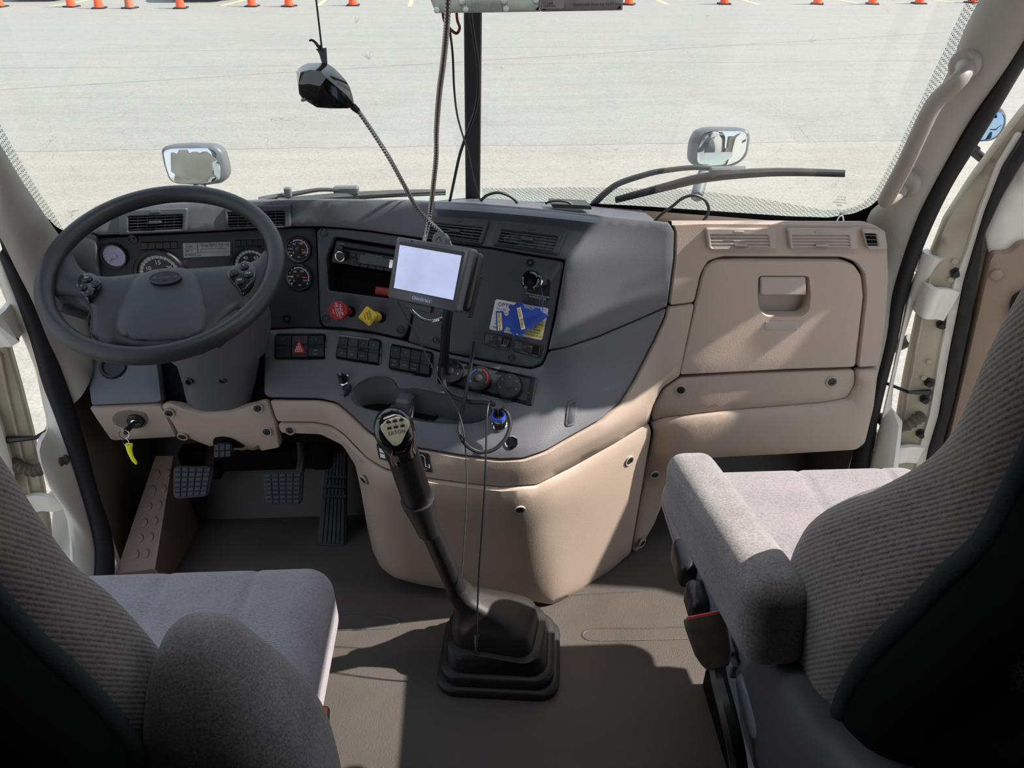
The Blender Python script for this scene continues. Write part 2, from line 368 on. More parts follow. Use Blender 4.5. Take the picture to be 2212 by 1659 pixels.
def soften(P, r=8.0, closed=True):
    """round every corner of a polygon with radius about r"""
    out = []; n = len(P)
    for i in range(n):
        a, b, c = np.array(P[i-1], float), np.array(P[i], float), np.array(P[(i+1) % n], float)
        la, lc = np.linalg.norm(a-b), np.linalg.norm(c-b); k1, k2 = min(r, la*.45), min(r, lc*.45)
        p, q = b+(a-b)/la*k1, b+(c-b)/lc*k2
        for t in (0, .33, .67, 1): out.append(tuple((1-t)**2*p+2*t*(1-t)*b+t*t*q))
    return out
def dense(P, step):
    out = []
    for i in range(len(P)):
        a, b = np.array(P[i], float), np.array(P[(i+1) % len(P)], float); k = max(1, int(math.ceil(np.linalg.norm(b-a)/step)))
        out += [tuple(a+(b-a)*j/k) for j in range(k)]
    return out
def inside(P, x, y):
    c = False; j = len(P)-1
    for i in range(len(P)):
        xi, yi = P[i]; xj, yj = P[j]
        if (yi > y) != (yj > y) and x < (xj-xi)*(y-yi)/(yj-yi+1e-12)+xi: c = not c
        j = i
    return c
def dist_poly(P, x, y):
    A = np.array(P); B = np.roll(A, -1, 0); d = B-A; q = np.array([x, y])
    t = np.clip(((q-A)*d).sum(1)/np.maximum((d*d).sum(1), 1e-9), 0, 1)
    return float(np.sqrt((((A+d*t[:, None])-q)**2).sum(1).min()))
def spline(pts, n=10, closed=False):
    P = [np.array(p, float) for p in pts]; m = len(P); out = []
    for i in range(m if closed else m-1):
        p0 = P[i-1] if (closed or i > 0) else 2*P[0]-P[1]; p1 = P[i]; p2 = P[(i+1) % m]; p3 = P[(i+2) % m] if (closed or i+2 < m) else 2*P[-1]-P[-2]
        for k in range(n):
            t = k/n; out.append(0.5*((2*p1)+(-p0+p2)*t+(2*p0-5*p1+4*p2-p3)*t*t+(-p0+3*p1-3*p2+p3)*t**3))
    if not closed: out.append(P[-1])
    return out

# ------------------------------------------------------------------ panels: a 2-D outline laid on a surface, given real thickness
def panel(mb, poly, surf, nrm, t=0.015, bev=0.003, step=14, holes=(), soft=8, bulge=(0, 1), ins=None):
    """surf(list of 2-D points) -> Nx3 points ; nrm(list) -> Nx3 outward normals ; bulge=(height, ramp distance)"""
    P = dense(soften(poly, soft) if soft else poly, step)
    H = [dense(soften(h, min(soft, 6)) if soft else h, step) for h in holes]
    e = ins if ins else max(2.0, step*0.22)
    I = inset2(P, e); xs = [p[0] for p in P]; ys = [p[1] for p in P]
    pts = list(I); edges = [(i, (i+1) % len(I)) for i in range(len(I))]
    HI = []
    for h in H:
        hi = inset2(h, -e); k = len(pts); pts += hi; edges += [(k+i, k+(i+1) % len(hi)) for i in range(len(hi))]; HI.append((k, hi))
    nb = len(pts)
    gx = np.arange(min(xs)+step/2, max(xs), step); gy = np.arange(min(ys)+step/2, max(ys), step)
    for i, x in enumerate(gx):
        for y in gy:
            yy = y+(step*.5 if i % 2 else 0)
            if inside(I, x, yy) and dist_poly(I, x, yy) > step*.55 and all((not inside(h, x, yy)) and dist_poly(h, x, yy) > step*.55 for _, h in HI): pts.append((x, yy))
    r = geometry.delaunay_2d_cdt([V(p) for p in pts], edges, [], 0, 1e-7)
    cv, cf, ov = r[0], r[2], r[3]
    cp = [(v.x, v.y) for v in cv]
    fs = []
    for f in cf:
        cx = sum(cp[i][0] for i in f)/len(f); cy = sum(cp[i][1] for i in f)/len(f)
        if inside(I, cx, cy) and not any(inside(h, cx, cy) for _, h in HI): fs.append(tuple(f))
    new = {}
    for i, l in enumerate(ov):
        for j in l: new[j] = i
    S = surf(cp); N = nrm(cp)
    if bulge[0]:
        bd = P
        hh = np.array([bulge[0]*(1-math.exp(-dist_poly(bd, *c)/bulge[1])) for c in cp]); S = S+N*hh[:, None]
    vs = [tuple(p) for p in S]; k0 = len(vs); out = list(fs)
    def rim(loop, ids, outer):
        nonlocal vs
        s0 = surf(loop); n0 = nrm(loop); k = len(vs); m = len(loop)
        vs += [tuple(p) for p in s0-n0*bev]; vs += [tuple(p) for p in s0-n0*max(t, bev*1.5)]
        for i in range(m):
            j = (i+1) % m
            if ids[i] is None or ids[j] is None: continue
            out.append((ids[i], ids[j], k+j, k+i)); out.append((k+i, k+j, k+m+j, k+m+i))
        return k+m
    kb = rim(P, [new.get(i) for i in range(len(I))], True)
    for (k, hi), h in zip(HI, H): rim(h, [new.get(k+i) for i in range(len(hi))], False)
    # back faces (flat copy) close the solid
    if not holes:
        kk = len(vs); bs = S-N*(t+bulge[0]*0)
        vs += [tuple(p) for p in bs]; out += [tuple(kk+i for i in reversed(f)) for f in fs]
        m = len(P)
        for i in range(m):
            j = (i+1) % m; a, b = new.get(i), new.get(j)
            if a is not None and b is not None: out.append((kb+i, kb+j, kk+b, kk+a))
    mb.raw(vs, out); return mb

# ------------------------------------------------------------------ the dash as a height field  y = Y(x, z)
LEV = [
 (-0.10, [(-1.2, 1.9), (-.37, 1.75), (-.30, 1.53), (-.265, 1.44), (-.2, 1.385), (.1, 1.325), (.16, 1.323), (.402, 1.494), (.44, 1.53), (.6, 1.62), (1.2, 1.75)]),
 (0.0, [(-1.2, 1.9), (-.37, 1.75), (-.30, 1.53), (-.265, 1.44), (-.2, 1.385), (.1, 1.325), (.16, 1.323), (.402, 1.494), (.44, 1.53), (.6, 1.62), (1.2, 1.75)]),
 (0.30, [(-1.2, 1.9), (-.38, 1.75), (-.31, 1.49), (-.28, 1.40), (-.22, 1.335), (.06, 1.285), (.12, 1.29), (.25, 1.37), (.40, 1.475), (.43, 1.49), (.47, 1.46), (1.2, 1.43)]),
 (0.36, [(-1.2, 1.53), (-.74, 1.54), (-.49, 1.49), (-.34, 1.49), (-.3, 1.43), (-.22, 1.325), (.04, 1.275), (.09, 1.275), (.14, 1.292), (.23, 1.355), (.40, 1.475), (.47, 1.44), (1.2, 1.43)]),
 (0.43, [(-1.2, 1.51), (-.74, 1.51), (-.49, 1.49), (-.34, 1.47), (-.282, 1.371), (-.214, 1.311), (.02, 1.264), (.08, 1.262), (.13, 1.282), (.214, 1.345), (.40, 1.47), (.47, 1.44), (1.2, 1.43)]),
 (0.52, [(-1.2, 1.49), (-.74, 1.495), (-.49, 1.503), (-.33, 1.48), (-.245, 1.36), (0, 1.275), (.084, 1.258), (.13, 1.27), (.26, 1.346), (.40, 1.455), (.5, 1.44), (1.2, 1.435)]),
 (0.60, [(-1.2, 1.58), (-.5, 1.585), (-.36, 1.565), (-.14, 1.50), (.10, 1.39), (.15, 1.372), (.2, 1.378), (.39, 1.458), (.5, 1.447), (1.2, 1.445)]),
 (0.64, [(-1.2, 1.61), (-.5, 1.618), (-.36, 1.598), (-.14, 1.54), (.12, 1.416), (.16, 1.40), (.2, 1.405), (.39, 1.465), (.5, 1.455), (1.2, 1.452)]),
 (0.87, [(-1.2, 1.63), (-.83, 1.643), (-.6, 1.655), (-.42, 1.668), (-.35, 1.666), (-.13, 1.58), (.16, 1.478), (.2, 1.47), (.28, 1.478), (.41, 1.492), (1.2, 1.482)]),
 (0.95, [(-1.2, 1.66), (-.73, 1.668), (-.42, 1.685), (-.03, 1.645), (.2, 1.56), (.28, 1.53), (.41, 1.507), (1.2, 1.482)]),
 (1.30, [(-1.2, 1.69), (-.42, 1.72), (-.03, 1.68), (.2, 1.60), (.28, 1.57), (.41, 1.527), (1.2, 1.50)]),
]
GX = np.arange(-1.2, 1.2001, 0.01); GZ = np.arange(-0.10, 1.3001, 0.01)
_rows = np.array([np.interp(GX, [k[0] for k in l], [k[1] for k in l]) for _, l in LEV])
_z = [z for z, _ in LEV]
GY = np.array([[np.interp(z, _z, _rows[:, i]) for i in range(len(GX))] for z in GZ])
_k = np.exp(-0.5*(np.arange(-4, 5)/1.5)**2); _k /= _k.sum()
def _blur(A, ax):
    B = np.pad(A, [(4, 4) if a == ax else (0, 0) for a in (0, 1)], mode='edge')
    return sum(_k[i]*(B[i:i+A.shape[0], :] if ax == 0 else B[:, i:i+A.shape[1]]) for i in range(9))
GY = _blur(_blur(GY, 0), 1)
def Yd(x, z):
    u = np.clip((np.asarray(x)+1.2)/0.01, 0, len(GX)-1.001); v = np.clip((np.asarray(z)+0.10)/0.01, 0, len(GZ)-1.001)
    i, j = u.astype(int), v.astype(int); a, b = u-i, v-j
    return GY[j, i]*(1-a)*(1-b)+GY[j, i+1]*a*(1-b)+GY[j+1, i]*(1-a)*b+GY[j+1, i+1]*a*b
def Nd(x, z, e=0.006):
    gx = (Yd(x+e, z)-Yd(x-e, z))/(2*e); gz = (Yd(x, z+e)-Yd(x, z-e))/(2*e)
    n = np.stack([gx, -np.ones_like(gx), gz], -1); return n/np.linalg.norm(n, axis=-1, keepdims=True)
def DS(pts, off=0.0):
    """photo pixels -> points on the dash surface, moved back by off"""
    R = np.array([ray(*p) for p in pts]); R = R/R[:, 1:2]
    T = np.linspace(1.12, 2.0, 177); X = EYE[0]+R[:, :1]*T; Z = EYE[2]+R[:, 2:3]*T
    G = T[None, :]-(Yd(X, Z)+off); hit = G > 0; k = hit.argmax(1); k = np.where(hit.any(1), np.maximum(k, 1), 176)
    lo, hi = T[k-1], T[k]
    for _ in range(14):
        m = (lo+hi)/2; g = m-(Yd(EYE[0]+R[:, 0]*m, EYE[2]+R[:, 2]*m)+off) > 0; hi = np.where(g, m, hi); lo = np.where(g, lo, m)
    m = (lo+hi)/2; return np.stack([EYE[0]+R[:, 0]*m, m, EYE[2]+R[:, 2]*m], 1)
def dsurf(off=0.0, lift=0.0):
    def s(p): q = DS(p, off); return q+Nd(q[:, 0], q[:, 2])*lift if lift else q
    def n(p): q = DS(p, off); return Nd(q[:, 0], q[:, 2])
    return s, n
def plane_surf(o, n, lift=0.0):
    n = unit(n); o = np.array(o, float)
    if n @ (EYE-o) < 0: n = -n
    o2 = o+n*lift
    return (lambda p: np.array([PPL(q, o2, n) for q in p])), (lambda p: np.tile(n, (len(p), 1)))
class Q:
    """quad given by four photo pixels TL TR BR BL on a surface; local coords a,b in 0..1 (b up), h metres outwards"""
    def __init__(s, px, surf, nrm):
        P = surf(px); s.P = P; s.n = unit(nrm([tuple(np.mean(px, 0))])[0]); s.c = P.mean(0)
        s.u = unit((P[1]-P[0])+(P[2]-P[3])); s.w = (np.linalg.norm(P[1]-P[0])+np.linalg.norm(P[2]-P[3]))/2
        s.vv = unit((P[0]-P[3])+(P[1]-P[2])); s.h = (np.linalg.norm(P[0]-P[3])+np.linalg.norm(P[1]-P[2]))/2
        n2 = unit(np.cross(s.u, s.vv)); s.n = n2 if n2 @ (EYE-s.c) > 0 else -n2
    def __call__(s, a, b, h=0.0):
        P = s.P; return (P[3]*(1-a)+P[2]*a)*(1-b)+(P[0]*(1-a)+P[1]*a)*b+s.n*h
    def slab(s, mb, a0, b0, a1, b1, h0, h1, r=0.0, bev=0.0):
        w_, h_ = s.w, s.h
        pts = rrect(a0*w_, b0*h_, a1*w_, b1*h_, r) if r else [(a0*w_, b0*h_), (a1*w_, b0*h_), (a1*w_, b1*h_), (a0*w_, b1*h_)]
        return mb.prism(pts, lambda a, b, h: s(a/w_, b/h_, h), h0, h1, bev)
    def disc(s, mb, a, b, r, h0, h1, n=20): return mb.lathe([(r, h0), (r, h1*.9+h0*.1), (r*.93, h1)], s(a, b), s.n, n)
    def text(s, mb, t, a, b, size, h=0.0005, **k): return mb.text(t, s(a, b, h), s.u, unit(np.cross(s.n, s.u)), size, **k)
# ================================================================== SETTING
def struct(o): o['kind'] = 'structure'; return o
GZ0 = -1.2
b = MB(); b.raw([(-90, -40, GZ0), (90, -40, GZ0), (90, 140, GZ0), (-90, 140, GZ0)], [(0, 1, 2, 3)])
ground = struct(b.build('ground', 'asphalt', smooth=0)); ground['label'] = 'worn grey asphalt parking lot seen through the windshield'
for p0, p1 in (((88, 17), (205, -2)), ((468, 15), (545, -4)), ((684, 15), (706, -3)), ((884, 17), (890, -3)), ((1448, 12), (1415, -2)), ((1648, 12), (1598, -2)), ((1868, 9), (1800, -2)), ((2080, 8), (1995, -3))):
    A, B = PZ(p0, GZ0+.004), PZ(p1, GZ0+.004); d = unit(B-A); A = A+d*0.3; B = A+d*4.5; n = np.array([-d[1], d[0], 0])*0.06
    MB().raw([A-n, A+n, B+n, B-n], [(0, 1, 2, 3)]).build('parking_line', 'stripe', ground, 0)

def slab_yz(mb, x0, x1, poly):   # polygon in y,z extruded over x
    return mb.prism(poly, lambda a, b, h: np.array([h, a, b]), x0, x1)
b = MB()
slab_yz(b, -.98, .98, [(-1.4, -.05), (1.95, -.05), (1.95, .42), (1.68, .0), (-1.4, 0)])
for pl in (((1560, 1352), (1400, 1358), (1290, 1358), (1262, 1366), (1262, 1378), (1290, 1384), (1420, 1382), (1560, 1378)), ((716, 1330), (800, 1330), (850, 1336), (862, 1348), (830, 1358), (716, 1362)), ((1180, 1290), (1320, 1282), (1420, 1276))):
    P = spline([PZ(q, -.0012) for q in pl], 5); b.tube(P, .0035, 6)
floor_o = struct(b.build('floor', 'floor', smooth=20))
b = MB().box((0, 1.97, .335), (1.96, .04, .79)); struct(b.build('wall_front', 'black'))
for sgn, nm in ((-1, 'wall_left'), (1, 'wall_right')):
    x0, x1 = (-.962, -.95) if sgn < 0 else (.95, .962)
    b = MB()
    slab_yz(b, x0, x1, ([(1.49, .05), (1.51, .5), (1.52, .80), (1.90, .80), (1.97, .6), (1.97, -.05), (1.49, -.05)] if sgn < 0 else [(1.53, .05), (1.535, .5), (1.545, .80), (1.90, .80), (1.97, .6), (1.97, -.05), (1.53, -.05)]))
    slab_yz(b, x0, x1, [(-1.42, -.05), (.2, -.05), (.2, 1.98), (-1.42, 1.98)])
    slab_yz(b, x0, x1, [(.2, 1.62), (1.56, 1.62), (1.56, 1.98), (.2, 1.98)])
    slab_yz(b, x0, x1, [(.2, -.06), (1.43, -.06), (1.43, .02), (.2, .02)])
    struct(b.build(nm, 'kick'))
struct(MB().box((0, .05, 1.97), (1.96, 2.95, .03)).build('ceiling', 'ceil'))
b = MB(); slab_yz(b, -.95, .95, [(1.5, 1.97), (1.6, 1.97), (1.62, 1.58), (1.57, 1.58)]); struct(b.build('trim_1', 'ceil'))
struct(MB().box((0, .98, 1.948), (.96, .32, .012), bev=.004).build('fill_light_housing', 'white'))  # unseen housing added over the fill light
struct(MB().box((0, -1.41, .97), (1.96, .03, 2.05)).build('wall_back', 'rearwall'))

# windshield: two raked panes meeting at a centre bar
def gy(x, z): return 1.9-.28*abs(x+.01)-.40*(z-.85)
for nm, xs in (('window_1', (-.93, -.01)), ('window_2', (-.01, .93))):
    v = []
    for dy in (0.0, .006):
        for x, z in ((xs[0], .80), (xs[1], .80), (xs[1], 1.62), (xs[0], 1.62)): v.append((x, gy(x, z)+dy, z))
    o = MB().raw(v, [(0, 1, 2, 3), (7, 6, 5, 4), (0, 4, 5, 1), (1, 5, 6, 2), (2, 6, 7, 3), (3, 7, 4, 0)]).build(nm, 'glass', smooth=0); struct(o)
    if nm == 'window_1': WL = o
    else: WR = o
PR = plane_surf((-.01, 1.9, .85), (-.28, -1, -.4), .004); PLS = plane_surf((-.01, 1.9, .85), (.28, -1, -.4), .004)
PR2 = plane_surf((-.01, 1.9, .85), (-.28, -1, -.4), .002); PL2 = plane_surf((-.01, 1.9, .85), (.28, -1, -.4), .002)
band = [(1030, 433), (1290, 441), (1400, 447), (1500, 454), (1700, 468), (1790, 471), (1845, 462), (1880, 447), (1906, 424), (1935, 430), (1900, 480), (1850, 500), (1500, 500), (1030, 480)]
def pan(name, m, poly, sf, parent, **k):
    return panel(MB(), poly, *sf, **k).build(name, m, parent)
pan('frit_band', 'void', band, PR, WR, t=.002, bev=.0005, step=30)
pan('dotted_frit', 'frit', [(1042, 407), (1250, 405), (1470, 408), (1630, 427), (1772, 452), (1800, 470), (1700, 467), (1500, 453), (1290, 440), (1042, 432)], PR2, WR, t=.0006, bev=.0002, step=40, soft=0)
pan('dotted_frit', 'frit', [(1772, 455), (1800, 470), (1845, 461), (1880, 446), (1910, 420), (1965, 330), (2050, 160), (2125, -10), (2092, -10), (2020, 150), (1940, 320), (1890, 415), (1862, 440), (1830, 452)], PR2, WR, t=.0006, bev=.0002, step=40, soft=0)
pan('dotted_frit', 'frit', [(-60, 200), (0, 312), (60, 412), (120, 498), (140, 500), (85, 415), (25, 315), (-35, 200)], PL2, WL, t=.0006, bev=.0002, step=40, soft=0)
pan('frit_band', 'void', [(100, 470), (122, 492), (150, 505), (300, 505), (300, 560), (120, 540)], PLS, WL, t=.002, bev=.0005, step=30)
rs = random.Random(3)
for (cx, cy), L_, k_, side in (((797, 128), 26, 9, 0), ((768, 50), 22, 4, 0), ((1752, 92), 24, 5, 1), ((1526, 36), 10, 3, 1), ((1085, 150), 9, 4, 1), ((1330, 325), 12, 5, 1), ((665, 345), 8, 3, 0)):
    sf = PLS if side == 0 else PR; b = MB()
    for i in range(k_):
        a = rs.uniform(-2.6, -.4); l = L_*rs.uniform(.4, 1); w0 = rs.uniform(.8, 2.2); dx, dy = math.cos(a), math.sin(a)
        b.raw(sf[0]([(cx-dy*w0, cy+dx*w0), (cx+dx*l, cy+dy*l), (cx+dy*w0, cy-dx*w0)]), [(0, 1, 2)])
    b.build('bug_splat', 'splat', WL if side == 0 else WR, 0)
b = MB()
for i, t in enumerate(('DOT 24', 'AS1 M26', 'LAMINATED', 'TEMP')):
    p_ = PR[0]([(1818-i*2, 425+i*6)])[0]; b.text(t, p_, (.96, -.27, 0), (-.1, -.37, .92), .0055, .001)
b.build('lettering', 'ink', WR, 0)
# centre bar
b = MB(); A = PY((1021.5, 440), 1.872); B = PY((1021.5, 0), 1.665); d = B-A; B = A+d*1.5; A = A-d*.15
u = unit(np.cross(d, [0, 1, 0])); n = unit(np.cross(u, d)); b.box((A+B)/2, (.036, .03, np.linalg.norm(B-A)), (u, n, unit(d)), .006)
struct(b.build('trim_2', 'rubber'))

def ribbon(mb, Lp, Rp, lift, back=0.03, n=6):
    """band between two polylines, bulged by lift towards the cab"""
    rings = []
    for a, c in zip(Lp, Rp):
        a, c = np.array(a), np.array(c); out = unit(EYE*[1, 0, 0]+[0, .3, (a[2]+c[2])/2]-(a+c)/2)
        t = unit(np.cross(np.cross(c-a, out), c-a)); r = []
        for k in range(n+1):
            s = k/n; r.append(a+(c-a)*s+t*lift*math.sin(math.pi*s)**.6)
        r += [c-t*back, a-t*back]; rings.append(r)
    return mb.loft(rings)
# right windshield pillar trim and door seal
Lx = [(2160, -80), (2115, 0), (2050, 150), (2000, 250), (1960, 332), (1905, 432), (1880, 458), (1868, 500), (1880, 600), (1870, 720), (1850, 850), (1820, 960)]
Rx = [(2300, -40), (2252, 20), (2172, 150), (2100, 253), (2052, 335), (1998, 435), (1975, 485), (1950, 552), (1926, 640), (1915, 730), (1890, 830), (1852, 945)]
LP = [PX(q, .865 if i < 7 else .89) for i, q in enumerate(Lx)]; RP = [PX(q, .93) for q in Rx]
LP = spline([np.array([.865, 1.26, 1.66])]+LP[1:], 4); RP = spline([np.array([.93, 1.20, 1.66])]+RP[1:], 4)
struct(ribbon(MB(), LP, RP, .028).build('trim_4', 'pillar', smooth=60))
Lx = [(2350, -110), (2260, 10), (2212, 76), (2169, 151), (2098, 255), (2038, 358), (1986, 457), (1947, 557), (1923, 655), (1915, 730), (1894, 815), (1868, 898), (1850, 948), (1835, 1010)]
Rx = [(2350, -50), (2262, 72), (2212, 147), (2157, 239), (2110, 316), (2058, 400), (2014, 489), (1979, 577), (1955, 660), (1940, 735), (1916, 828), (1898, 905), (1888, 948), (1872, 1030)]
LP = spline([np.array([.932, 1.22, 1.66])]+[PX(q, .932) for q in Lx[1:]], 4); RP = spline([np.array([.962, 1.22, 1.66])]+[PX(q, .962) for q in Rx[1:]], 4)
struct(ribbon(MB(), LP, RP, .012, .02).build('trim_5', 'seal', smooth=60))
# left
Lx = [(-120, 90), (-60, 200), (0, 312), (60, 412), (120, 497), (160, 560), (185, 660), (200, 780)]
Rx = [(-130, 280), (-70, 390), (0, 512), (35, 582), (72, 655), (105, 735), (130, 790), (160, 872)]
LP = spline([np.array([-.865, 1.26, 1.66])]+[PX(q, -.865 if i < 4 else -.90) for i, q in enumerate(Lx[1:])], 4); RP = spline([np.array([-.93, 1.20, 1.66])]+[PX(q, -.93) for q in Rx[1:]], 4)
struct(ribbon(MB(), RP, LP, .028).build('trim_3', 'pillar', smooth=60))
Lx = [(-90, 300), (-40, 450), (0, 560), (25, 623), (63, 729), (97, 834), (127, 919), (156, 1003), (186, 1100), (203, 1170), (206, 1215), (200, 1290)]
Rx = [(-40, 400), (0, 512), (38, 585), (59, 625), (94, 700), (127, 780), (156, 864), (186, 961), (211, 1058), (238, 1140), (248, 1205), (246, 1290)]
LP = spline([np.array([-.962, 1.22, 1.66])]+[PX(q, -.962) for q in Lx[1:]], 4); RP = spline([np.array([-.932, 1.22, 1.66])]+[PX(q, -.932) for q in Rx[1:]], 4)
struct(ribbon(MB(), LP, RP, .012, .02).build('trim_6', 'seal', smooth=60))
# footrest ramp with studs on the left kick wall
b = MB(); A_, B_ = PX((250, 1240), -.93), PX((335, 1228), -.82); nr = unit(np.cross(B_-A_, [.0, .78, .62])); nr = nr if nr[2] > 0 else -nr; cs = [A_, B_, PPL((374, 985), A_, nr), PPL((336, 985), A_, nr)]
low = [c*[1, 1, 0]+[0, .03, -.0] for c in cs]
b.raw(cs+low, [(0, 1, 2, 3), (0, 4, 5, 1), (1, 5, 6, 2), (2, 6, 7, 3), (3, 7, 4, 0), (7, 6, 5, 4)])
for k in range(6):
    for px in ((293, 1198), (315, 1195)):
        q = (px[0]+k*9.2, px[1]-k*34.5); c = PPL(q, cs[0], nr); b.lathe([(.011, -.002), (.011, .0025), (.009, .0032)], c, nr, 16)
struct(b.build('trim_7', 'footrest', smooth=30))['label'] = 'brown plastic footrest ramp with paired round studs'
# ================================================================== DASHBOARD
dash = thing('dashboard', (0, 1.5, .36), 'charcoal and tan wrap-around truck dashboard with gauges, switches and glove box', 'dashboard')
D0 = dsurf(); 
def dp(name, m, poly, off=0.0, parent=dash, **k):
    return panel(MB(), poly, *dsurf(off), **k).build(name, m, parent)
# black backing added behind the panels so nothing shows through the seams
b = MB(); xs = np.arange(-.86, .865, .02); zs = np.arange(.36, .9, .02); X, Z = np.meshgrid(xs, zs); Yc = Yd(X, Z)+.035
v = np.stack([X, Yc, Z], -1).reshape(-1, 3); nx = len(xs); f = [(j*nx+i, j*nx+i+1, (j+1)*nx+i+1, (j+1)*nx+i) for j in range(len(zs)-1) for i in range(nx-1)]
f = [q for q in f if not (.46 < v[q[0]][2] < .64 and -.34 < v[q[0]][0] < .2)]
b.raw(v, f)
xs = np.arange(-.30, .43, .015); zs = np.arange(.004, .5, .02); X, Z = np.meshgrid(xs, zs); Yc = np.minimum(Yd(X, Z)+.035, 1.93); v = np.stack([X, Yc, Z], -1).reshape(-1, 3); nx = len(xs)
b.raw(v, [(j*nx+i, j*nx+i+1, (j+1)*nx+i+1, (j+1)*nx+i) for j in range(len(zs)-1) for i in range(nx-1) if zs[j] < .44])
b.box((-.289, 1.727, .22), (.012, .40, .43)); b.box((.425, 1.72, .2), (.012, .4, .38)); b.build('dash_backing', 'void', dash)  # side boxes added unseen to stop sun leaking into the footwell

# --- top pad: rear face panel plus the top deck running to the windshield
crest = [(180, 462), (250, 450), (330, 442), (440, 436), (530, 434), (620, 432.5), (720, 431.5), (800, 432), (900, 434), (1000, 439), (1080, 445), (1150, 451), (1220, 458), (1280, 465), (1340, 471), (1400, 477), (1446, 483)]
pad = [(186, 500)]+crest+[(1457, 500), (1455, 560), (1441, 662), (1380, 689), (1290, 727), (1225, 749), (1184, 756), (1200, 690), (1222, 560), (1200, 556), (1130, 545), (1064, 533), (980, 522), (905, 512), (850, 505), (800, 498), (740, 492), (690, 489), (630, 489), (440, 500), (215, 508)]
b = MB(); panel(b, pad, *D0, t=.02, bev=.002, step=13, soft=4)
cr_ = DS(dense(crest, 12)[:-20] if False else [tuple(p) for p in spline([np.array(c) for c in crest], 5)])
rings = []
for p in cr_:
    yb = gy(p[0], .87)-.03
    rings.append([p+[0, .001, -.003], p+[0, .008, -.0015], p+[0, .03, -.0085], p+[0, .06, -.020], p*[1, 0, 0]+[0, p[1]+.09, p[2]-.033], p*[1, 0, 0]+[0, max(yb+.022, p[1]+.12), .862], p*[1, 0, 0]+[0, max(gy(p[0], .80)-.006, p[1]+.125), .80]])
b.loft(rings, closed=False)
b.build('top_pad', 'char', dash, 50)
# shallow groove line along the deck
b = MB(); g = [p for p in cr_ if -.1 < p[0] < .26]; b.loft([[p+[0, -.045, -.0], p+[0, -.030, .002], p+[0, -.012, .0015], p+[0, -.03, -.004]] for p in g]); b.build('deck_ridge', 'char', dash)

# --- instrument panel (behind the wheel), radio bezel, centre switch panel, lower fascia
dp('instrument_panel', 'dark', [(200, 516), (440, 504), (630, 494), (681, 493), (690, 700), (699, 707), (640, 706), (570, 709), (400, 722), (190, 730)], .018, t=.012, step=22, bev=.001)
dp('wheel_side_panel', 'char', [(150, 496), (207, 508), (214, 620), (208, 730), (150, 732)], .004, t=.02, step=16)
radio_hole = [(722, 512), (862, 534), (852, 590), (840, 646), (708, 628), (704, 560)]
b = MB(); panel(b, [(684, 500), (690, 494), (740, 496), (800, 502), (850, 509), (905, 517), (900, 600), (886, 690), (876, 722), (868, 731), (800, 716), (740, 708), (699, 706), (691, 690)], *dsurf(.0), t=.02, step=11, holes=[radio_hole], bev=.003)
b.build('radio_bezel', 'char2', dash)
dp('centre_switch_panel', 'char2', [(905, 519), (980, 527), (1064, 538), (1130, 551), (1200, 562), (1219, 566), (1200, 660), (1180, 762), (1170, 786), (1146, 794), (1040, 775), (946, 756), (880, 738), (889, 700), (903, 600)], .004, t=.012, step=13)
cup_hole = [(757, 858), (762, 842), (775, 828), (795, 817), (815, 813), (838, 815), (852, 824), (857, 838), (872, 842), (890, 839), (915, 843), (960, 851), (1010, 863), (1050, 874), (1062, 882), (1060, 894), (1040, 908), (1012, 914), (960, 913), (900, 907), (860, 899), (825, 889), (790, 882), (768, 872)]
b = MB()
panel(b, [(571, 714), (640, 710), (700, 712), (740, 714), (800, 721), (870, 736), (946, 760), (1040, 779), (1146, 798), (1172, 790), (1184, 760), (1225, 752), (1290, 731), (1380, 693), (1441, 666), (1433, 690), (1410, 740), (1370, 818), (1340, 868), (1300, 905), (1230, 944), (1180, 973), (1130, 990), (1080, 992), (1000, 984), (900, 967), (830, 953), (793, 929), (768, 905), (748, 886), (726, 869), (690, 861), (580, 859), (570, 850)], *D0, t=.02, step=11, holes=[cup_hole], bev=.003)
b.build('lower_fascia', 'char', dash, 50)
# cup tray liner
rim = DS(dense(soften(cup_hole, 6), 10)); cen = rim.mean(0)
zf = rim[:, 2].min()-.028; b = MB()
flo = cen+(rim-cen)*[.93, .90, 0]; flo[:, 2] = zf; mid = cen+(rim-cen)*[.965, .95, .5]; mid[:, 2] = zf+.5*(mid[:, 2]-zf)
b.loft([list(rim+Nd(rim[:, 0], rim[:, 2])*.001), list(rim+[0, .002, -.006]), list(mid), list(flo)], caps=False)
cups = [(PZ((808, 872), zf)[:2], .037), (PZ((916, 897), zf)[:2], .030)]
sfz = (lambda p: np.array([(a, c, zf) for a, c in p])), (lambda p: np.tile([0, 0, 1.], (len(p), 1)))
panel(b, [tuple(p[:2]) for p in flo[::2]], *sfz, t=.004, bev=.0005, step=.012, soft=0, holes=[ngon(24, r_, 0, c[0], c[1]) for c, r_ in cups], ins=.002)
tray = b.build('cup_tray', 'char', dash, 50)
for c, r_ in cups: MB().lathe([(r_+.003, .0), (r_+.003, .003), (r_-.0005, .004), (r_-.003, -.05), (0, -.05)], (c[0], c[1], zf), (0, 0, 1), 28).build('cup_well', 'void', tray)
c = PZ((882, 872), zf+.03); MB().box(c+[0, .022, -.010], (.036, .085, .062), ((.95, -.3, 0), (.3, .95, 0), (0, 0, 1)), bev=.010).build('cup_divider', 'char', tray)

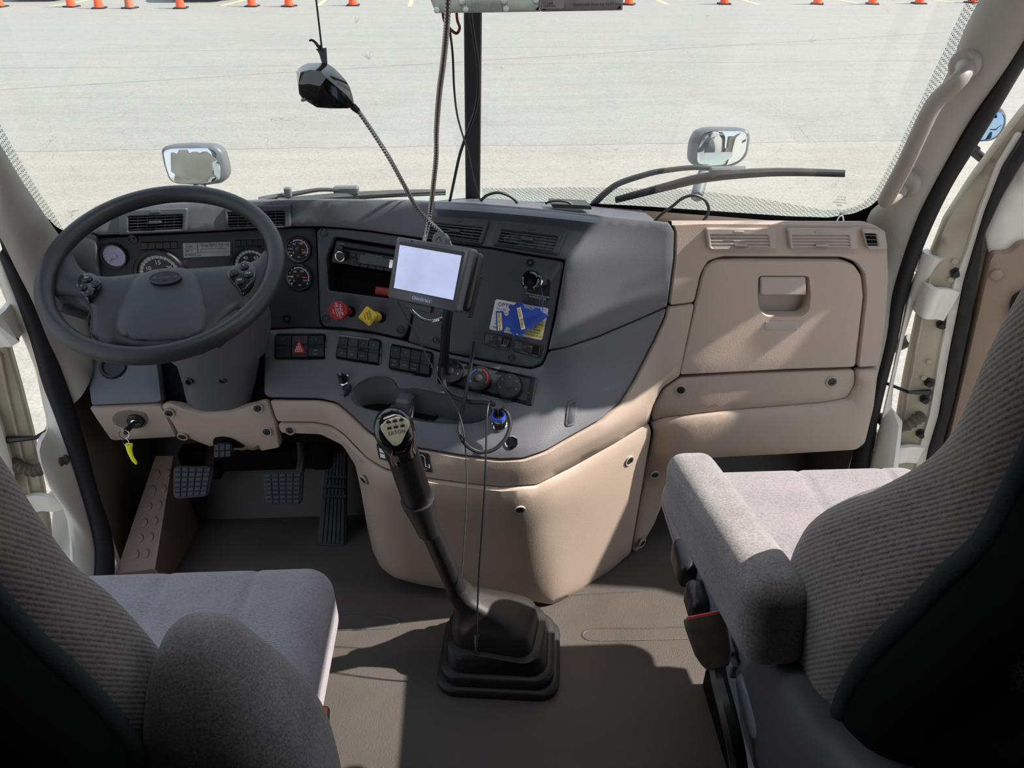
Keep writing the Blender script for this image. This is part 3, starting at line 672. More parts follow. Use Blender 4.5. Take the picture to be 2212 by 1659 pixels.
# --- tan trims
band_ = [(582, 864), (690, 865), (724, 873), (744, 889), (764, 908), (789, 932), (828, 957), (900, 971), (1000, 988), (1080, 996), (1132, 994), (1182, 977), (1232, 948), (1302, 909), (1343, 872), (1374, 822), (1414, 742), (1437, 692), (1444, 665), (1501, 657), (1470, 812), (1432, 838), (1411, 880), (1404, 913), (1330, 958), (1240, 1008), (1160, 1048), (1085, 1053), (1000, 1044), (900, 1030), (828, 1012), (790, 988), (765, 962), (742, 938), (715, 920), (680, 913), (598, 912), (588, 885)]
dp('tan_band', 'tan', band_, .0, t=.02, step=12, bev=.004, bulge=(.003, 20))
cov = [(599, 916), (680, 917), (715, 924), (742, 943), (765, 968), (790, 993), (828, 1017), (900, 1035), (1000, 1048), (1085, 1057), (1160, 1052), (1240, 1012), (1330, 962), (1403, 917), (1408, 935), (1364, 1195), (1300, 1250), (1240, 1288), (1190, 1308), (1150, 1301), (1000, 1281), (900, 1263), (850, 1249), (822, 1228), (803, 1190), (790, 1130), (778, 1060), (766, 1005), (738, 962), (692, 940), (606, 937)]
dp('engine_cover', 'tan', cov, -.004, t=.02, step=15, bev=.004, bulge=(.010, 16))
dp('passenger_lower_trim', 'tan', [(1407, 918), (1432, 907), (1560, 892), (1780, 874), (1832, 864), (1851, 832), (1851, 802), (1899, 796), (1889, 880), (1870, 958), (1850, 973), (1700, 982), (1540, 990), (1452, 1008), (1440, 1070), (1415, 1132), (1382, 1188), (1368, 1195), (1412, 935)], 0, t=.02, step=14, bev=.004, bulge=(.012, 16))
dp('passenger_knee_trim', 'tan', [(1468, 817), (1600, 808), (1840, 799), (1847, 803), (1847, 830), (1832, 860), (1780, 870), (1560, 888), (1432, 903), (1409, 912), (1412, 882), (1433, 842)], .006, t=.014, step=14, bev=.003)
glove = [(1467, 811), (1516, 600), (1524, 577), (1546, 563), (1600, 561), (1815, 562), (1845, 572), (1861, 595), (1866, 640), (1848, 794), (1700, 799)]
dp('passenger_upper_trim', 'tan', [(1452, 484), (1520, 481), (1700, 482), (1880, 486), (1905, 494), (1917, 520), (1921, 600), (1914, 700), (1899, 792), (1853, 795), (1862, 720), (1871, 640), (1867, 590), (1848, 566), (1818, 556), (1560, 555), (1530, 564), (1514, 592), (1500, 654), (1446, 661), (1459, 560), (1460, 500)], 0, t=.02, step=14, bev=.004)
# deck behind the passenger trim
b = MB(); pr = DS([(x, 484+(1 if x > 1700 else -1)*.5) for x in range(1452, 1900, 30)])
b.loft([[p+[0, .0, -.003], p+[0, .008, .003], p+[0, .03, -.004], p*[1, 0, 0]+[0, p[1]+.08, .862], p*[1, 0, 0]+[0, p[1]+.14, .836], p*[1, 0, 0]+[0, gy(p[0], .84)-.012, .836], p*[1, 0, 0]+[0, gy(p[0], .86)-.008, .86], p*[1, 0, 0]+[0, gy(p[0], .8)+.0, .8]] for p in pr], closed=False)
b.build('passenger_deck', 'tan2', dash, 50)
hh = [(1640, 598), (1744, 598), (1747, 640), (1744, 668), (1730, 680), (1656, 680), (1642, 668), (1638, 640)]
gd = dp('glove_box_door', 'tan', glove, -.001, t=.036, step=15, bev=.004, bulge=(.004, 14), holes=[hh])
dp('handle_recess', 'tan2', [(1630, 590), (1752, 590), (1756, 700), (1632, 700)], .031, gd, t=.004, step=12, bev=.001)
dp('handle', 'tan2', [(1644, 599), (1741, 599), (1742, 638), (1643, 638)], -.0075, gd, t=.012, step=12, bev=.003, soft=4)
dp('blank_plate', 'tan2', [(1653, 694), (1725, 694), (1724, 714), (1651, 714)], -.0068, gd, t=.003, step=12, bev=.001, soft=4)

# --- driver-side knee blocks and column trim
dp('knee_block', 'char', [(180, 726), (330, 724), (344, 800), (351, 866), (340, 871), (196, 877), (186, 800)], 0, t=.02, step=14, bev=.005, bulge=(.004, 20))
ig = dp('ignition_trim', 'tan', [(191, 880), (344, 874), (351, 880), (384, 946), (240, 954), (206, 905)], 0, t=.02, step=13, bev=.004)
dp('ignition_recess', 'kick', [(240, 905), (252, 890), (280, 886), (315, 892), (322, 908), (312, 924), (280, 928), (250, 920)], -.001, ig, t=.002, step=10, bev=.0006)
dp('column_trim', 'tan', [(347, 877), (362, 867), (380, 872), (402, 882), (440, 890), (500, 887), (546, 873), (574, 861), (580, 872), (596, 914), (606, 968), (560, 976), (500, 979), (450, 965), (408, 948), (388, 946), (376, 922)], 0, t=.02, step=12, bev=.004, bulge=(.006, 14))
dp('pedal_slot', 'void', [(459, 955), (462, 947), (478, 944), (500, 947), (528, 964), (526, 968), (462, 968)], -.008, t=.003, step=10, bev=.0008)

# --- screws set in round wells
def screw(px, r=7, sf=D0, lift=0.0, parent=dash, tan=False):
    p = sf[0]([px])[0]; n = sf[1]([px])[0]; p = p+n*(lift+.001); k = r*np.linalg.norm(p-EYE)/FPX
    w_ = MB().lathe([(k*1.5, -.004), (k*1.5, .0008), (k*1.2, .001), (k*1.12, -.001), (0.0, -.0012)], p, n, 20).build('screw_well' if tan else 'screw', 'tan2' if tan else 'black', parent)
    if tan: MB().lathe([(k, -.002), (k, .0006), (k*.55, .001), (k*.5, -.0005), (0, -.0006)], p-n*.0002, n, 14).build('screw', 'black', w_)
    else: MB().lathe([(k*.6, 0), (k*.6, .0012), (k*.45, .0014), (k*.4, .0004), (0, .0003)], p, n, 12).build('screw_head', 'char2', w_)
for q in ((699, 503), (705, 689), (865, 712), (615, 692), (281, 521)): screw(q, 6, lift=(-.016 if q[0] in (615, 281) else 0))
for q in ((1145, 567), (940, 735), (1104, 773)): screw(q, 5.5, lift=-.003)
for q in ((367, 889), (558, 880), (396, 939), (578, 930), (628, 927)): screw(q, 7, tan=True, lift=.006)
for q in ((796, 1029), (1121, 1091), (1351, 989)): screw(q, 8, tan=True, lift=.014)
for q in ((1412, 1018), (1380, 1168)): screw(q, 7, tan=True, lift=.012)
for q in ((1471, 845), (1799, 827)): screw(q, 8, tan=True, lift=-.005)

# --- air vents
def vent(cor, gr, m, slats=5, closed=False, name='air_vent', lift=.010, knob=True, parent=dash):
    q = Q(cor, *D0); g = q
    # opening rectangle in local coords
    def loc(px): p = DS([px])[0]; d = p-q.P[3]; return (d @ q.u)/q.w, (d @ unit(np.cross(q.n, q.u)))/q.h
    ls = [loc(p) for p in gr]; a0 = (ls[0][0]+ls[3][0])/2; a1 = (ls[1][0]+ls[2][0])/2; b1 = (ls[0][1]+ls[1][1])/2; b0 = (ls[2][1]+ls[3][1])/2
    a0, a1, b0, b1 = max(.05, a0), min(.95, a1), max(.05, b0), min(.95, b1)
    W, H = q.w, q.h; sf = lambda pts: np.array([q(a/W, b/H, lift) for a, b in pts]); nf = lambda pts: np.tile(q.n, (len(pts), 1))
    b = MB(); panel(b, rrect(0, 0, W, H, .006), sf, nf, t=.013, bev=.0025, step=.014, soft=0, holes=[rrect(a0*W, b0*H, a1*W, b1*H, .003)], ins=.0025)
    fr = b.build(name, m, dash)
    b = MB(); q.slab(b, a0-.01, b0-.01, a1+.01, b1+.01, -.004, .0012); b.build('vent_backing', 'void' if not closed else m, fr)  # flat sheet; black in open vents to stand for the hollow's shade
    for i in range(slats):
        t = (i+.5)/slats; y = b0+(b1-b0)*t; b = MB(); hw = (b1-b0)/slats*(.13 if not closed else .42)
        P = [q(a0, y-hw, lift-(.004 if not closed else .0015)), q(a1, y-hw, lift-(.004 if not closed else .0015)), q(a1, y+hw, lift-.002 if not closed else lift-.005), q(a0, y+hw, lift-.002 if not closed else lift-.005)]
        P2 = [p-q.n*.003 for p in P]; b.raw(P+P2, [(0, 1, 2, 3), (7, 6, 5, 4), (0, 4, 5, 1), (1, 5, 6, 2), (2, 6, 7, 3), (3, 7, 4, 0)]); b.build('slat', 'slat' if not closed else m, fr, 0)
    if not closed:
        for k in range(1, 6):
            a = a0+(a1-a0)*k/6; b = MB(); q.slab(b, a-.006, b0, a+.006, b1, .001, .0035); b.build('vane', 'dark', fr, 0)
    if knob:
        am = (a0+a1)/2; b = MB(); ys = b0+(b1-b0)*(.55 if not closed else .25)
        q.slab(b, am-.09, ys-.06, am+.09, ys+.05, lift-.002, lift+.004, .002, .001); b.build('slider_tab', m, fr)
        b = MB(); q.slab(b, am-.075, (1+b1)/2-.035, am+.075, (1+b1)/2+.055, lift-.001, lift+.002, .003, .001); b.build('thumb_knob', m, fr)
    return fr
vent([(258, 453), (408, 448), (405, 500), (258, 507)], [(275, 466), (393, 463), (392, 495), (275, 499)], 'char2')
vent([(486, 445), (629, 441), (629, 490), (488, 494)], [(491, 458), (615, 455), (615, 487), (491, 490)], 'char2', 5)
vent([(926, 469), (1059, 478), (1042, 530), (914, 511)], [(933, 483), (1046, 490), (1034, 523), (925, 509)], 'char2')
vent([(1079, 483), (1228, 499), (1206, 553), (1064, 531)], [(1085, 497), (1206, 514), (1195, 549), (1073, 532)], 'char2')
vent([(1522, 491), (1670, 492), (1675, 537), (1528, 537)], [(1537, 505), (1660, 505), (1663, 533), (1539, 533)], 'tan2', 4, True)
vent([(1698, 491), (1846, 492), (1851, 537), (1704, 537)], [(1713, 505), (1834, 505), (1837, 533), (1716, 533)], 'tan2', 4, True)
vent([(1858, 493), (1908, 495), (1914, 537), (1870, 537)], [(1873, 499), (1900, 500), (1905, 529), (1878, 529)], 'tan2', 3, False, knob=False)

# --- gauges
def gauge(px, r, face, sf, lift=0.0, nums=(), ang=210, name='gauge', big=False, arc=True):
    p = sf[0]([px])[0]; n = sf[1]([px])[0]; p = p+n*lift; R = r*((p-EYE) @ CF)/FPX
    u = unit(np.cross([0, 0, 1], -n)); u = u if u[0] > 0 else -u; v = unit(np.cross(n, u)); v = v if v[2] > 0 else -v
    bz = MB().lathe([(R*1.06, -.003), (R*1.06, .006), (R*1.0, .009), (R*.9, .0085), (R*.86, .0015)], p, n, 40).build(name, 'black', dash)
    MB().lathe([(R*.9, -.002), (R*.88, .003), (0, .003)], p, n, 40).build('dial_face', face, bz, 20)
    ink = 'print' if face == 'face_b' else 'paper'
    b = MB()
    at = lambda a, k, h=.0034: p+n*h+(u*math.cos(a)+v*math.sin(a))*R*k
    T = 21 if big else 13
    for i in range(T):
        a = math.radians(220-260*i/(T-1)); t = np.cross(n, unit(at(a, 1)-at(a, 0))); L0 = .66 if big else .72; wd = R*((.008 if i % 4 else .014) if big else (.02 if i % 4 else .035))
        b.raw([at(a, L0)-t*wd, at(a, L0)+t*wd, at(a, .82)+t*wd, at(a, .82)-t*wd], [(0, 1, 2, 3)])
    if big:
        A = [math.radians(220-260*i/40) for i in range(41)]
        MB().loft([[at(a, .68, .0032), at(a, .80, .0032)] for a in A], closed=False).build('scale_band', 'greyprint', bz, 0)
    elif arc:
        A = [math.radians(120-150*i/24) for i in range(25)]; b.loft([[at(a, .70, .0033), at(a, .76, .0033)] for a in A], closed=False)
    for t, a, k, s in nums: b.text(t, at(math.radians(a), k, 0), u, v, R*s, .0036)
    b.build('lettering', ink, bz, 0)
    a = math.radians(ang); t = np.cross(n, unit(at(a, 1)-at(a, 0))); b = MB()
    b.loft([[at(a, -.12, .004)-t*R*.05, at(a, -.12, .004)+t*R*.05, at(a, -.12, .005)], [at(a, .62, .004)-t*R*.035, at(a, .62, .004)+t*R*.035, at(a, .62, .005)]]); b.build('needle', 'orange', bz, 0)
    if not big: MB().lathe([(R*.22, .003), (R*.22, .0055), (R*.18, .006), (0, .006)], p, n, 20).build('hub_cap', 'black' if face == 'face_b' else face, bz)
    return bz
IP = dsurf(.018)
N6 = (('0', 215, .5, .22), ('60', 125, .5, .22), ('100', 62, .52, .22), ('160', -32, .5, .22), ('PSI', 178, .55, .16), ('AIR', -90, .62, .15))
gauge((248, 552), 27, 'face_w', IP, 0, N6, 225)
gauge((645, 538), 27, 'face_b', IP, 0, N6, -8)
gauge((647, 598), 28, 'face_b', IP, 0, N6, -4)
gauge((347, 592), 52, 'face_b', IP, 0, (('5', 215, .5, .22), ('10', 148, .5, .24), ('15', 90, .5, .25), ('20', 32, .5, .24), ('25', -35, .5, .22), ('RPM x 100', -90, .3, .12)), 230, big=True)
gauge((545, 575), 44, 'face_b', IP, 0, (('20', 170, .5, .2), ('40', 120, .5, .22), ('60', 60, .5, .22), ('80', 5, .5, .2), ('MPH', -90, .3, .14)), 225, big=True)
q = Q([(395, 525), (498, 522), (498, 552), (397, 556)], *IP); b = MB(); q.slab(b, -.03, -.06, 1.03, 1.06, -.002, .001, .002); ld_ = b.build('trip_display', 'dark', dash)
b = MB(); q.slab(b, 0, 0, 1, 1, 0, .0016, .001); b.build('lcd_screen', 'lcd', ld_)
b = MB()
for t, a, bb, s in (('5:24', .13, .75, .0085), ('86\u00b0F', .12, .45, .0085), ('804002 mi', .2, .15, .0085), ('Trip MPG 7.5', .61, .80, .0088), ('Mi', .94, .80, .008)): q.text(b, t, a, bb, s, .0021)
for a0, b0, a1, b1 in ((.02, .585, .31, .60), (.02, .29, 1, .305), (.30, .3, .31, .95), (.38, .34, .385, .56), (.38, .54, .9, .56), (.895, .34, .9, .56)): q.slab(b, a0, b0, a1, b1, .0016, .0021)
b.build('lettering', 'lcdtxt', ld_, 0)
for c in ([(304, 523), (384, 521), (384, 537), (304, 540)], [(508, 518), (570, 517), (570, 532), (508, 534)]):
    q = Q(c, *IP); b = MB(); q.slab(b, 0, 0, 1, 1, -.001, .001, .001); wl = b.build('warning_light_bar', 'void', dash)
    b = MB()
    for k in range(5): q.slab(b, k/5+.01, .1, (k+1)/5-.01, .9, .001, .0014)
    b.build('lamp_lens', 'black', wl)
q = Q([(455, 505), (572, 497), (572, 510), (455, 517)], *IP)

# --- radio and storage pocket (recessed behind the bezel)
RS = dsurf(.022)
q = Q([(726, 518), (866, 540), (858, 590), (714, 567)], *dsurf(.01)); b = MB(); q.slab(b, 0, 0, 1, 1, -.03, 0, .003, .002); rad = b.build('radio', 'black', dash)
b = MB(); q.slab(b, .12, .66, .95, .76, 0, .0012); b.build('disc_slot', 'void', rad)
b = MB(); q.slab(b, .05, .80, .97, .95, 0, .002, .002); b.build('face_strip', 'dark', rad)
b = MB(); q.slab(b, .42, .2, .88, .56, 0, .0015, .002); b.build('radio_display', 'lcdtxt', rad)
for k in range(5): b = MB(); q.slab(b, .34+k*.12, .04, .44+k*.12, .16, 0, .003, .001); b.build('preset_button', 'dark', rad)
for a, bb in ((.28, .42), (.30, .24), (.03, .5), (.03, .35)): b = MB(); q.slab(b, a, bb, a+.07, bb+.12, 0, .003, .001); b.build('radio_button', 'dark', rad)
b = MB(); q.disc(b, .16, .38, .0125, 0, .014); b.build('volume_knob', 'black', rad)
b = MB().lathe([(.0112, .0135), (.0118, .0150), (.0098, .0152), (.0096, .0138)], q(.16, .38), q.n, 28); b.build('knob_ring', 'chrome', rad)
b = MB(); q.disc(b, .11, .72, .005, 0, .004); b.build('eject_button', 'black', rad)
b = MB(); q.slab(b, .88, .2, .93, .56, 0, .006, .002); b.build('release_latch', 'chrome', rad)
b = MB(); q.text(b, 'Premium Sound', .62, .60, .006, .002); q.text(b, 'POWER', .11, .88, .004, .003); b.build('lettering', 'greyprint', rad, 0)
q = Q([(716, 576), (858, 597), (846, 645), (712, 627)], *dsurf(.004)); v = [q(a, bb, h) for h in (0, -.11) for a, bb in ((0, 0), (1, 0), (1, 1), (0, 1))]
MB().raw(v, [(0, 1, 5, 4), (1, 2, 6, 5), (2, 3, 7, 6), (3, 0, 4, 7), (4, 5, 6, 7)]).build('storage_pocket', 'void', dash, 0)
POCK = q

# --- push-pull brake valves
def axis(px, sf=D0): p = sf[0]([px])[0]; return p, sf[1]([px])[0]
p, n = axis((751, 673)); tip = PPL((730, 671), p+n*.035, n); ax = unit(tip-p)
kn = MB().lathe([(.0115, -.004), (.0115, .022), (.009, .03)], p, ax, 24).build('trailer_air_valve', 'red', dash)
ct = p+ax*np.linalg.norm(tip-p); nf = unit(ax*.6+unit(EYE-ct)*.7); u = unit(np.cross([0, 0, 1], nf)); u = u if u[0] > 0 else -u; v = np.cross(nf, u)
fn = lambda a, bb, h: ct+u*a+v*bb+nf*h
MB().prism(ngon(8, .0225, math.pi/8+.1), fn, -.006, .002, .0015).build('octagon_knob', 'red', kn)
b = MB(); u2 = unit(u*math.cos(-1.25)+v*math.sin(-1.25)); v2 = np.cross(nf, u2)
for t, yy, s in (('TRAILER', .008, .0072), ('AIR SUPPLY', .001, .0072), ('NOT FOR PARKING', -.004, .003), ('PUSH', -.010, .0045)): b.text(t, ct+nf*.0022+v2*yy, u2, v2, s)
for t, a in (('PULL', 60), ('TO', 120), ('EVACUATE', 240)): b.text(t, ct+nf*.0022+(u*math.cos(math.radians(a))+v*math.sin(math.radians(a)))*.0175, unit(u*-math.sin(math.radians(a))+v*math.cos(math.radians(a))), (u*math.cos(math.radians(a))+v*math.sin(math.radians(a))), .0035)
b.build('lettering', 'print', kn, 0)
p, n = axis((815, 684)); tip = PPL((795, 683), p+n*.035, n); ax = unit(tip-p)
kn = MB().lathe([(.0115, -.004), (.0115, .022), (.009, .03)], p, ax, 24).build('parking_brake_valve', 'yellow', dash)
ct = tip; nf = unit(ax*.6+unit(EYE-ct)*.7); u = unit(np.cross([0, 0, 1], nf)); u = u if u[0] > 0 else -u; v = np.cross(nf, u)
a45 = .95; u3 = u*math.cos(a45)+v*math.sin(a45); v3 = np.cross(nf, u3)
MB().prism(rrect(-.0165, -.0165, .0165, .0165, .004), lambda a, bb, h: ct+u3*a+v3*bb+nf*h, -.006, .002, .0015).build('square_knob', 'yellow', kn)
b = MB(); u2 = unit(u*math.cos(-1.25)+v*math.sin(-1.25)); v2 = np.cross(nf, u2)
for t, yy, s in (('PARKING', .006, .0062), ('BRAKE', .0, .0062), ('PUSH', -.007, .005)): b.text(t, ct+nf*.0022+v2*yy, u2, v2, s)
b.text('PULL TO APPLY', ct+nf*.0022-v3*.0135, u3, v3, .003); b.text('PUSH TO RELEASE', ct+nf*.0022-u3*.0135, v3, -u3, .003)
b.build('lettering', 'ink', kn, 0)
for q_ in ((757, 673), (822, 685)):
    p, n = axis(q_); MB().lathe([(.0135, -.002), (.0135, .001), (.011, .0012)], p, n, 24).build('valve_collar', 'void', dash)

# --- switch banks
def bank(cor, cols, syms, hz=False):
    q = Q(cor, *D0); b = MB(); q.slab(b, -.03, -.07, 1.03, 1.07, -.004, .003, .008, .0015); bz = b.build('switch_panel', 'gloss', dash)
    b2 = MB()
    for c in range(cols):
        a0, a1 = c/cols+.012, (c+1)/cols-.012
        b = MB(); W = q.w
        prof = [(.04, .004), (.06, .0055), (.40, .0075), (.47, .0045), (.53, .0045), (.60, .008), (.94, .0065), (.96, .004)]
        b.loft([[q(a, y, h) for a in (a0,)]+[q(a1, y, h) for _ in (0,)] for y, h in prof], closed=False)
        b.loft([[q(a0, y, h), q(a0, y, .001)] for y, h in prof], closed=False); b.loft([[q(a1, y, .001), q(a1, y, h)] for y, h in prof], closed=False)
        b.build('rocker_switch', 'black' if c % 2 == 0 else 'dark', bz, 20)
        for (t, yy) in zip(syms[c], (.77, .22)):
            for k, ln in enumerate(t.split('|')): q.text(b2, ln, (a0+a1)/2, yy-(k-.5*(len(t.split('|'))-1))*.15, .0058 if len(ln) < 3 else .0042, .0086)
    b2.build('lettering', 'greyprint', bz, 0); return q, bz
q, bz = bank([(598, 724), (702, 724), (702, 773), (596, 774)], 3, (('+', '-'), ('', ''), ('I', 'MIRR|HEAT')))
b = MB(); tri = [(.5, .80), (.37, .17), (.63, .17)]; tp = [(a*q.w, bb*q.h) for a, bb in tri]
b.prism(soften(tp, .004), lambda a, bb, h: q(a/q.w, bb/q.h, h), .004, .0115, .001); hz = b.build('hazard_button', 'red', bz)
b = MB()
for s0, s1 in ((.62, .52), (.30, .18)):
    c0 = (.5, .38); ring = [(c0[0]+(a-c0[0])*s, c0[1]+(bb-c0[1])*s) for s in (s0, s1) for a, bb in tri]
    v = [q(a, bb, .0118) for a, bb in ring]; b.raw(v, [(0, 1, 4, 3), (1, 2, 5, 4), (2, 0, 3, 5)])
b.build('warning_triangle', 'print', bz, 0)
bank([(734, 725), (822, 737), (819, 787), (728, 773)], 4, ((':I', 'O'), ('<·>', 'ABS'), ('≡', 'LOCK'), ('o', '')))
bank([(847, 746), (934, 764), (928, 813), (842, 796)], 4, (('→', 'SUSP|PACK'), ('≈', 'DOME'), ('°', 'UTIL|LAMP'), ('', '')))

# --- heater controls
q = Q([(949, 769), (1161, 817), (1149, 878), (945, 828)], *D0); b = MB(); q.slab(b, 0, 0, 1, 1, -.004, .004, .006, .0015); hv = b.build('heater_control_panel', 'gloss', dash)
b = MB(); q.slab(b, .07, .12, .94, .90, .003, .0045, .003); b.build('control_face', 'dark', hv)
HV = dsurf()
for px, marks in (((978, 806), 'fan'), ((1039, 822), 'temp'), ((1103, 838), 'mode')):
    p = DS([px])[0]; n = q.n; ax = unit(n*.8+unit(EYE-p)*.5); p = p+n*.003
    k_ = MB().lathe([(.0290, 0), (.0275, .020), (.0258, .0225), (.012, .0232), (0, .0232)], p, ax, 36).build('heater_knob', 'black', hv)
    u = unit(np.cross([0, 0, 1], -ax)); u = u if u[0] > 0 else -u; v = np.cross(ax, u); v = v if v[2] > 0 else -v; c = p+ax*.0236
    MB().lathe([(.0075, .0), (.0075, .003), (.006, .0036), (0, .0036)], p+ax*.0225, ax, 20).build('knob_cap', 'dark', hv)
    pt = lambda a, r, h=0: c+ax*h+(u*math.cos(a)+v*math.sin(a))*r
    if marks == 'temp':
        for m_, a0, a1 in (('blue', 110, 215), ('red', 70, -35)):
            b = MB(); A = [math.radians(a0+(a1-a0)*i/14) for i in range(15)]; b.loft([[pt(a, .0185), pt(a, .0208)] for a in A], closed=False); b.build('temperature_arc', m_, hv, 0)
    b = MB()
    for i, t in enumerate('0 1 2 3 4'.split() if marks == 'fan' else ('|', '|', '|') if marks == 'temp' else ('\u2190', '\u2191', '\u2197', '\u2192', '\u2193')):
        n_ = 5 if marks != 'temp' else 3; a = math.radians(200-220*i/(n_-1)) if marks != 'temp' else math.radians(100-10*i)
        b.text(t, pt(a, .0185, .0002), u, v, .0065)
    b.build('lettering', 'greyprint', hv, 0)
for px in ((951, 798), (1146, 848)):
    p = DS([px])[0]+q.n*.004; MB().lathe([(.006, 0), (.006, .0015), (.004, .002), (.0035, .0005), (0, .0005)], p, q.n, 16).build('panel_screw', 'steel', hv)

# --- idle card, inter-lock switches, suspension dump knob
CP = dsurf(.004)
q = Q([(1071, 646), (1185, 666), (1171, 735), (1057, 711)], *CP); b = MB(); q.slab(b, 0, 0, 1, 1, 0, .0012, .004); cd = b.build('idle_instruction_label', 'paper', dash)
b = MB(); q.slab(b, .55, .03, .98, .62, .0012, .0016, .003); b.build('yellow_block', 'ylabel', cd)
b = MB(); q.text(b, 'OPTIMIZED IDLE', .06, .86, .0125, .0018, align='LEFT'); q.text(b, 'TO USE:', .05, .72, .0065, .0018, align='LEFT')
for i, t in enumerate(('\u2022 Set parking brake', '\u2022 Transmission in neutral', '\u2022 Close the hood', '\u2022 Idle the engine', '\u2022 Turn switch on')): q.text(b, t, .05, .62-i*.1, .0052, .0018, align='LEFT')
q.text(b, 'THIS ENGINE', .05, .1, .005, .0018, align='LEFT'); q.text(b, 'CAN START', .36, .2, .005, .0018, align='LEFT'); q.text(b, 'AT ANY TIME', .36, .1, .005, .0018, align='LEFT'); q.text(b, 'NOTICE', .78, .68, .007, .0018)
for i, t in enumerate(('NEUTRAL', 'BEFORE REMOVING', 'MOVE SHIFT', 'LEVER OR RANGE', 'SELECTOR WHEN', 'OPTIMIZED IDLE IS ON')): q.text(b, t, .765, .55-i*.09, .0055, .002)
b.build('lettering', 'ink', cd, 0)
for cor, tx, lk in (([(1049, 718), (1105, 729), (1100, 757), (1045, 743)], ('DO NOT', 'ENGAGE', 'DURING', 'SPIN', 'OUT'), ('LOCK', 'UNLOCK')), ([(1111, 733), (1173, 746), (1168, 773), (1108, 758)], ('MUST BE', 'LOCKED WHEN', 'VEHICLE IS IN', 'MOTION'), ('UNLOCK', 'LOCK'))):
    q = Q(cor, *CP); b = MB(); q.slab(b, 0, 0, 1, 1, -.001, .003, .003, .001); sw = b.build('interlock_switch', 'black', dash)
    b = MB(); q.slab(b, .5, .22, .95, .9, .002, .006, .002, .001); b.build('switch_guard', 'gloss', sw)
    b = MB(); q.slab(b, .54, .30, .70, .84, .004, .015, .002, .001); b.build('rocker', 'black', sw)
    b = MB()
    for i, t in enumerate(tx): q.text(b, t, .05, .82-i*.14, .0042, .0034, align='LEFT')
    q.text(b, lk[0], .42, .12, .0042, .0034); q.text(b, lk[1], .82, .1, .0042, .0034); b.build('lettering', 'greyprint', sw, 0)
q = Q([(1141, 595), (1190, 604), (1186, 650), (1137, 640)], *CP); b = MB(); q.slab(b, 0, 0, 1, 1, -.001, .001, .005); sk = b.build('suspension_valve', 'black', dash)
p, n = axis((1172, 610), CP); ct = PPL((1147, 606), p+n*.05, n); ax = unit(ct-p)
L_ = np.linalg.norm(ct-p)
MB().lathe([(.0125, .0), (.0125, L_*.45), (.010, L_*.5), (.009, L_*.8)], p, ax, 24).build('chrome_stem', 'chrome', sk)
nf = unit(ax*.7+unit(EYE-ct)*.6)
MB().lathe([(.012, -.010), (.0205, -.006), (.0212, .0), (.0195, .003), (.013, .0042), (0, .0044)], ct, nf, 36).build('round_knob', 'gloss', sk)
u = unit(np.cross([0, 0, 1], nf)); u = u if u[0] > 0 else -u; v = np.cross(nf, u); b = MB()
for s_, a0, st in (('LOWERS VEHICLE', 95, -11.5), ('TO RAISE', 250, -12)):
    for i, ch in enumerate(s_):
        a = math.radians(a0+st*i); r_ = u*math.cos(a)+v*math.sin(a); b.text(ch, ct+nf*.0048+r_*.0162, -(u*-math.sin(a)+v*math.cos(a)), r_, .0052)
q.text(b, 'PUSH KNOB TO DUMP', .5, .15, .0050, .0016); q.text(b, 'SUSPENSION AIR', .5, .04, .0050, .0016)
b.build('lettering', 'print', sk, 0)

# --- power sockets, caps, small latch on the side
def sock(px, r, cap, sf=D0):
    p, n = axis(px, sf); R = r*((p-EYE) @ CF)/FPX
    s = MB().lathe([(R, -.004), (R, .003), (R*.82, .004), (R*.74, .002), (R*.7, -.02), (0, -.02)], p, n, 28).build('power_socket', 'chrome', dash)
    MB().lathe([(R*.74, -.002), (R*.73, .0022), (0, .0022)], p, n, 24).build('socket_shade_disc', 'void', s)  # black disc laid over the opening as the shade of its hollow
    if cap:
        ax = unit(n*.6+np.array([-.1, -.3, .7])); MB().lathe([(R*.8, 0), (R*.8, .012), (R*.55, .018), (R*.5, .028), (R*.4, .03), (0, .03)], p, ax, 20).build('socket_cap', 'gloss', s)
sock((745, 821), 13, True); sock((1105, 956), 15, False)
p, n = axis((752, 842)); b = MB(); b.lathe([(.009, 0), (.011, .006), (.008, .012), (0, .013)], p, unit(n+[0, 0, .8]), 18); b.tube(spline([p+n*.006+[.008, 0, 0], p+n*.02+[.014, 0, -.008], p+n*.014+[0, 0, -.02], p+n*.004+[-.006, 0, -.024]], 5), .0035, 6)
b.build('hanging_socket_cap', 'black', dash)
q = Q([(1226, 866), (1249, 862), (1243, 918), (1219, 923)], *D0); b = MB(); q.slab(b, 0, 0, 1, 1, -.001, .003, .009, .001); lt = b.build('side_latch', 'char', dash)
b = MB(); q.slab(b, .2, .1, .8, .9, .002, .0045, .006, .001); b.build('latch_tab', 'char2', lt)
# shift pattern plates on the tan band
for cor, nm in (([(813, 957), (858, 968), (862, 1004), (819, 990)], 'l'), ([(893, 974), (926, 981), (934, 1021), (900, 1014)], 'r')):
    q = Q(cor, *dsurf(-.004)); b = MB(); q.slab(b, 0, 0, 1, 1, -.002, .001, .004); pl = b.build('shift_pattern_plate', 'ink', dash); b = MB()
    if nm == 'l':
        for a in (.10, .42, .72):
            for c in (.12, .46): q.slab(b, a, c, a+.24, c+.26, .001, .0014)
        b.text('HI-LO', q(.45, .87, .0014), q.u, unit(np.cross(q.n, q.u)), .008)
    else: b.tube([q(*t, .0016) for t in ((.3, .35), (.3, .8), (.55, .9), (.7, .8), (.65, .3), (.9, .25), (.9, .45))], .0008, 5); b.text('SHIFT', q(.5, .12, .0014), q.u, unit(np.cross(q.n, q.u)), .006)
    b.build('lettering', 'print', pl, 0)
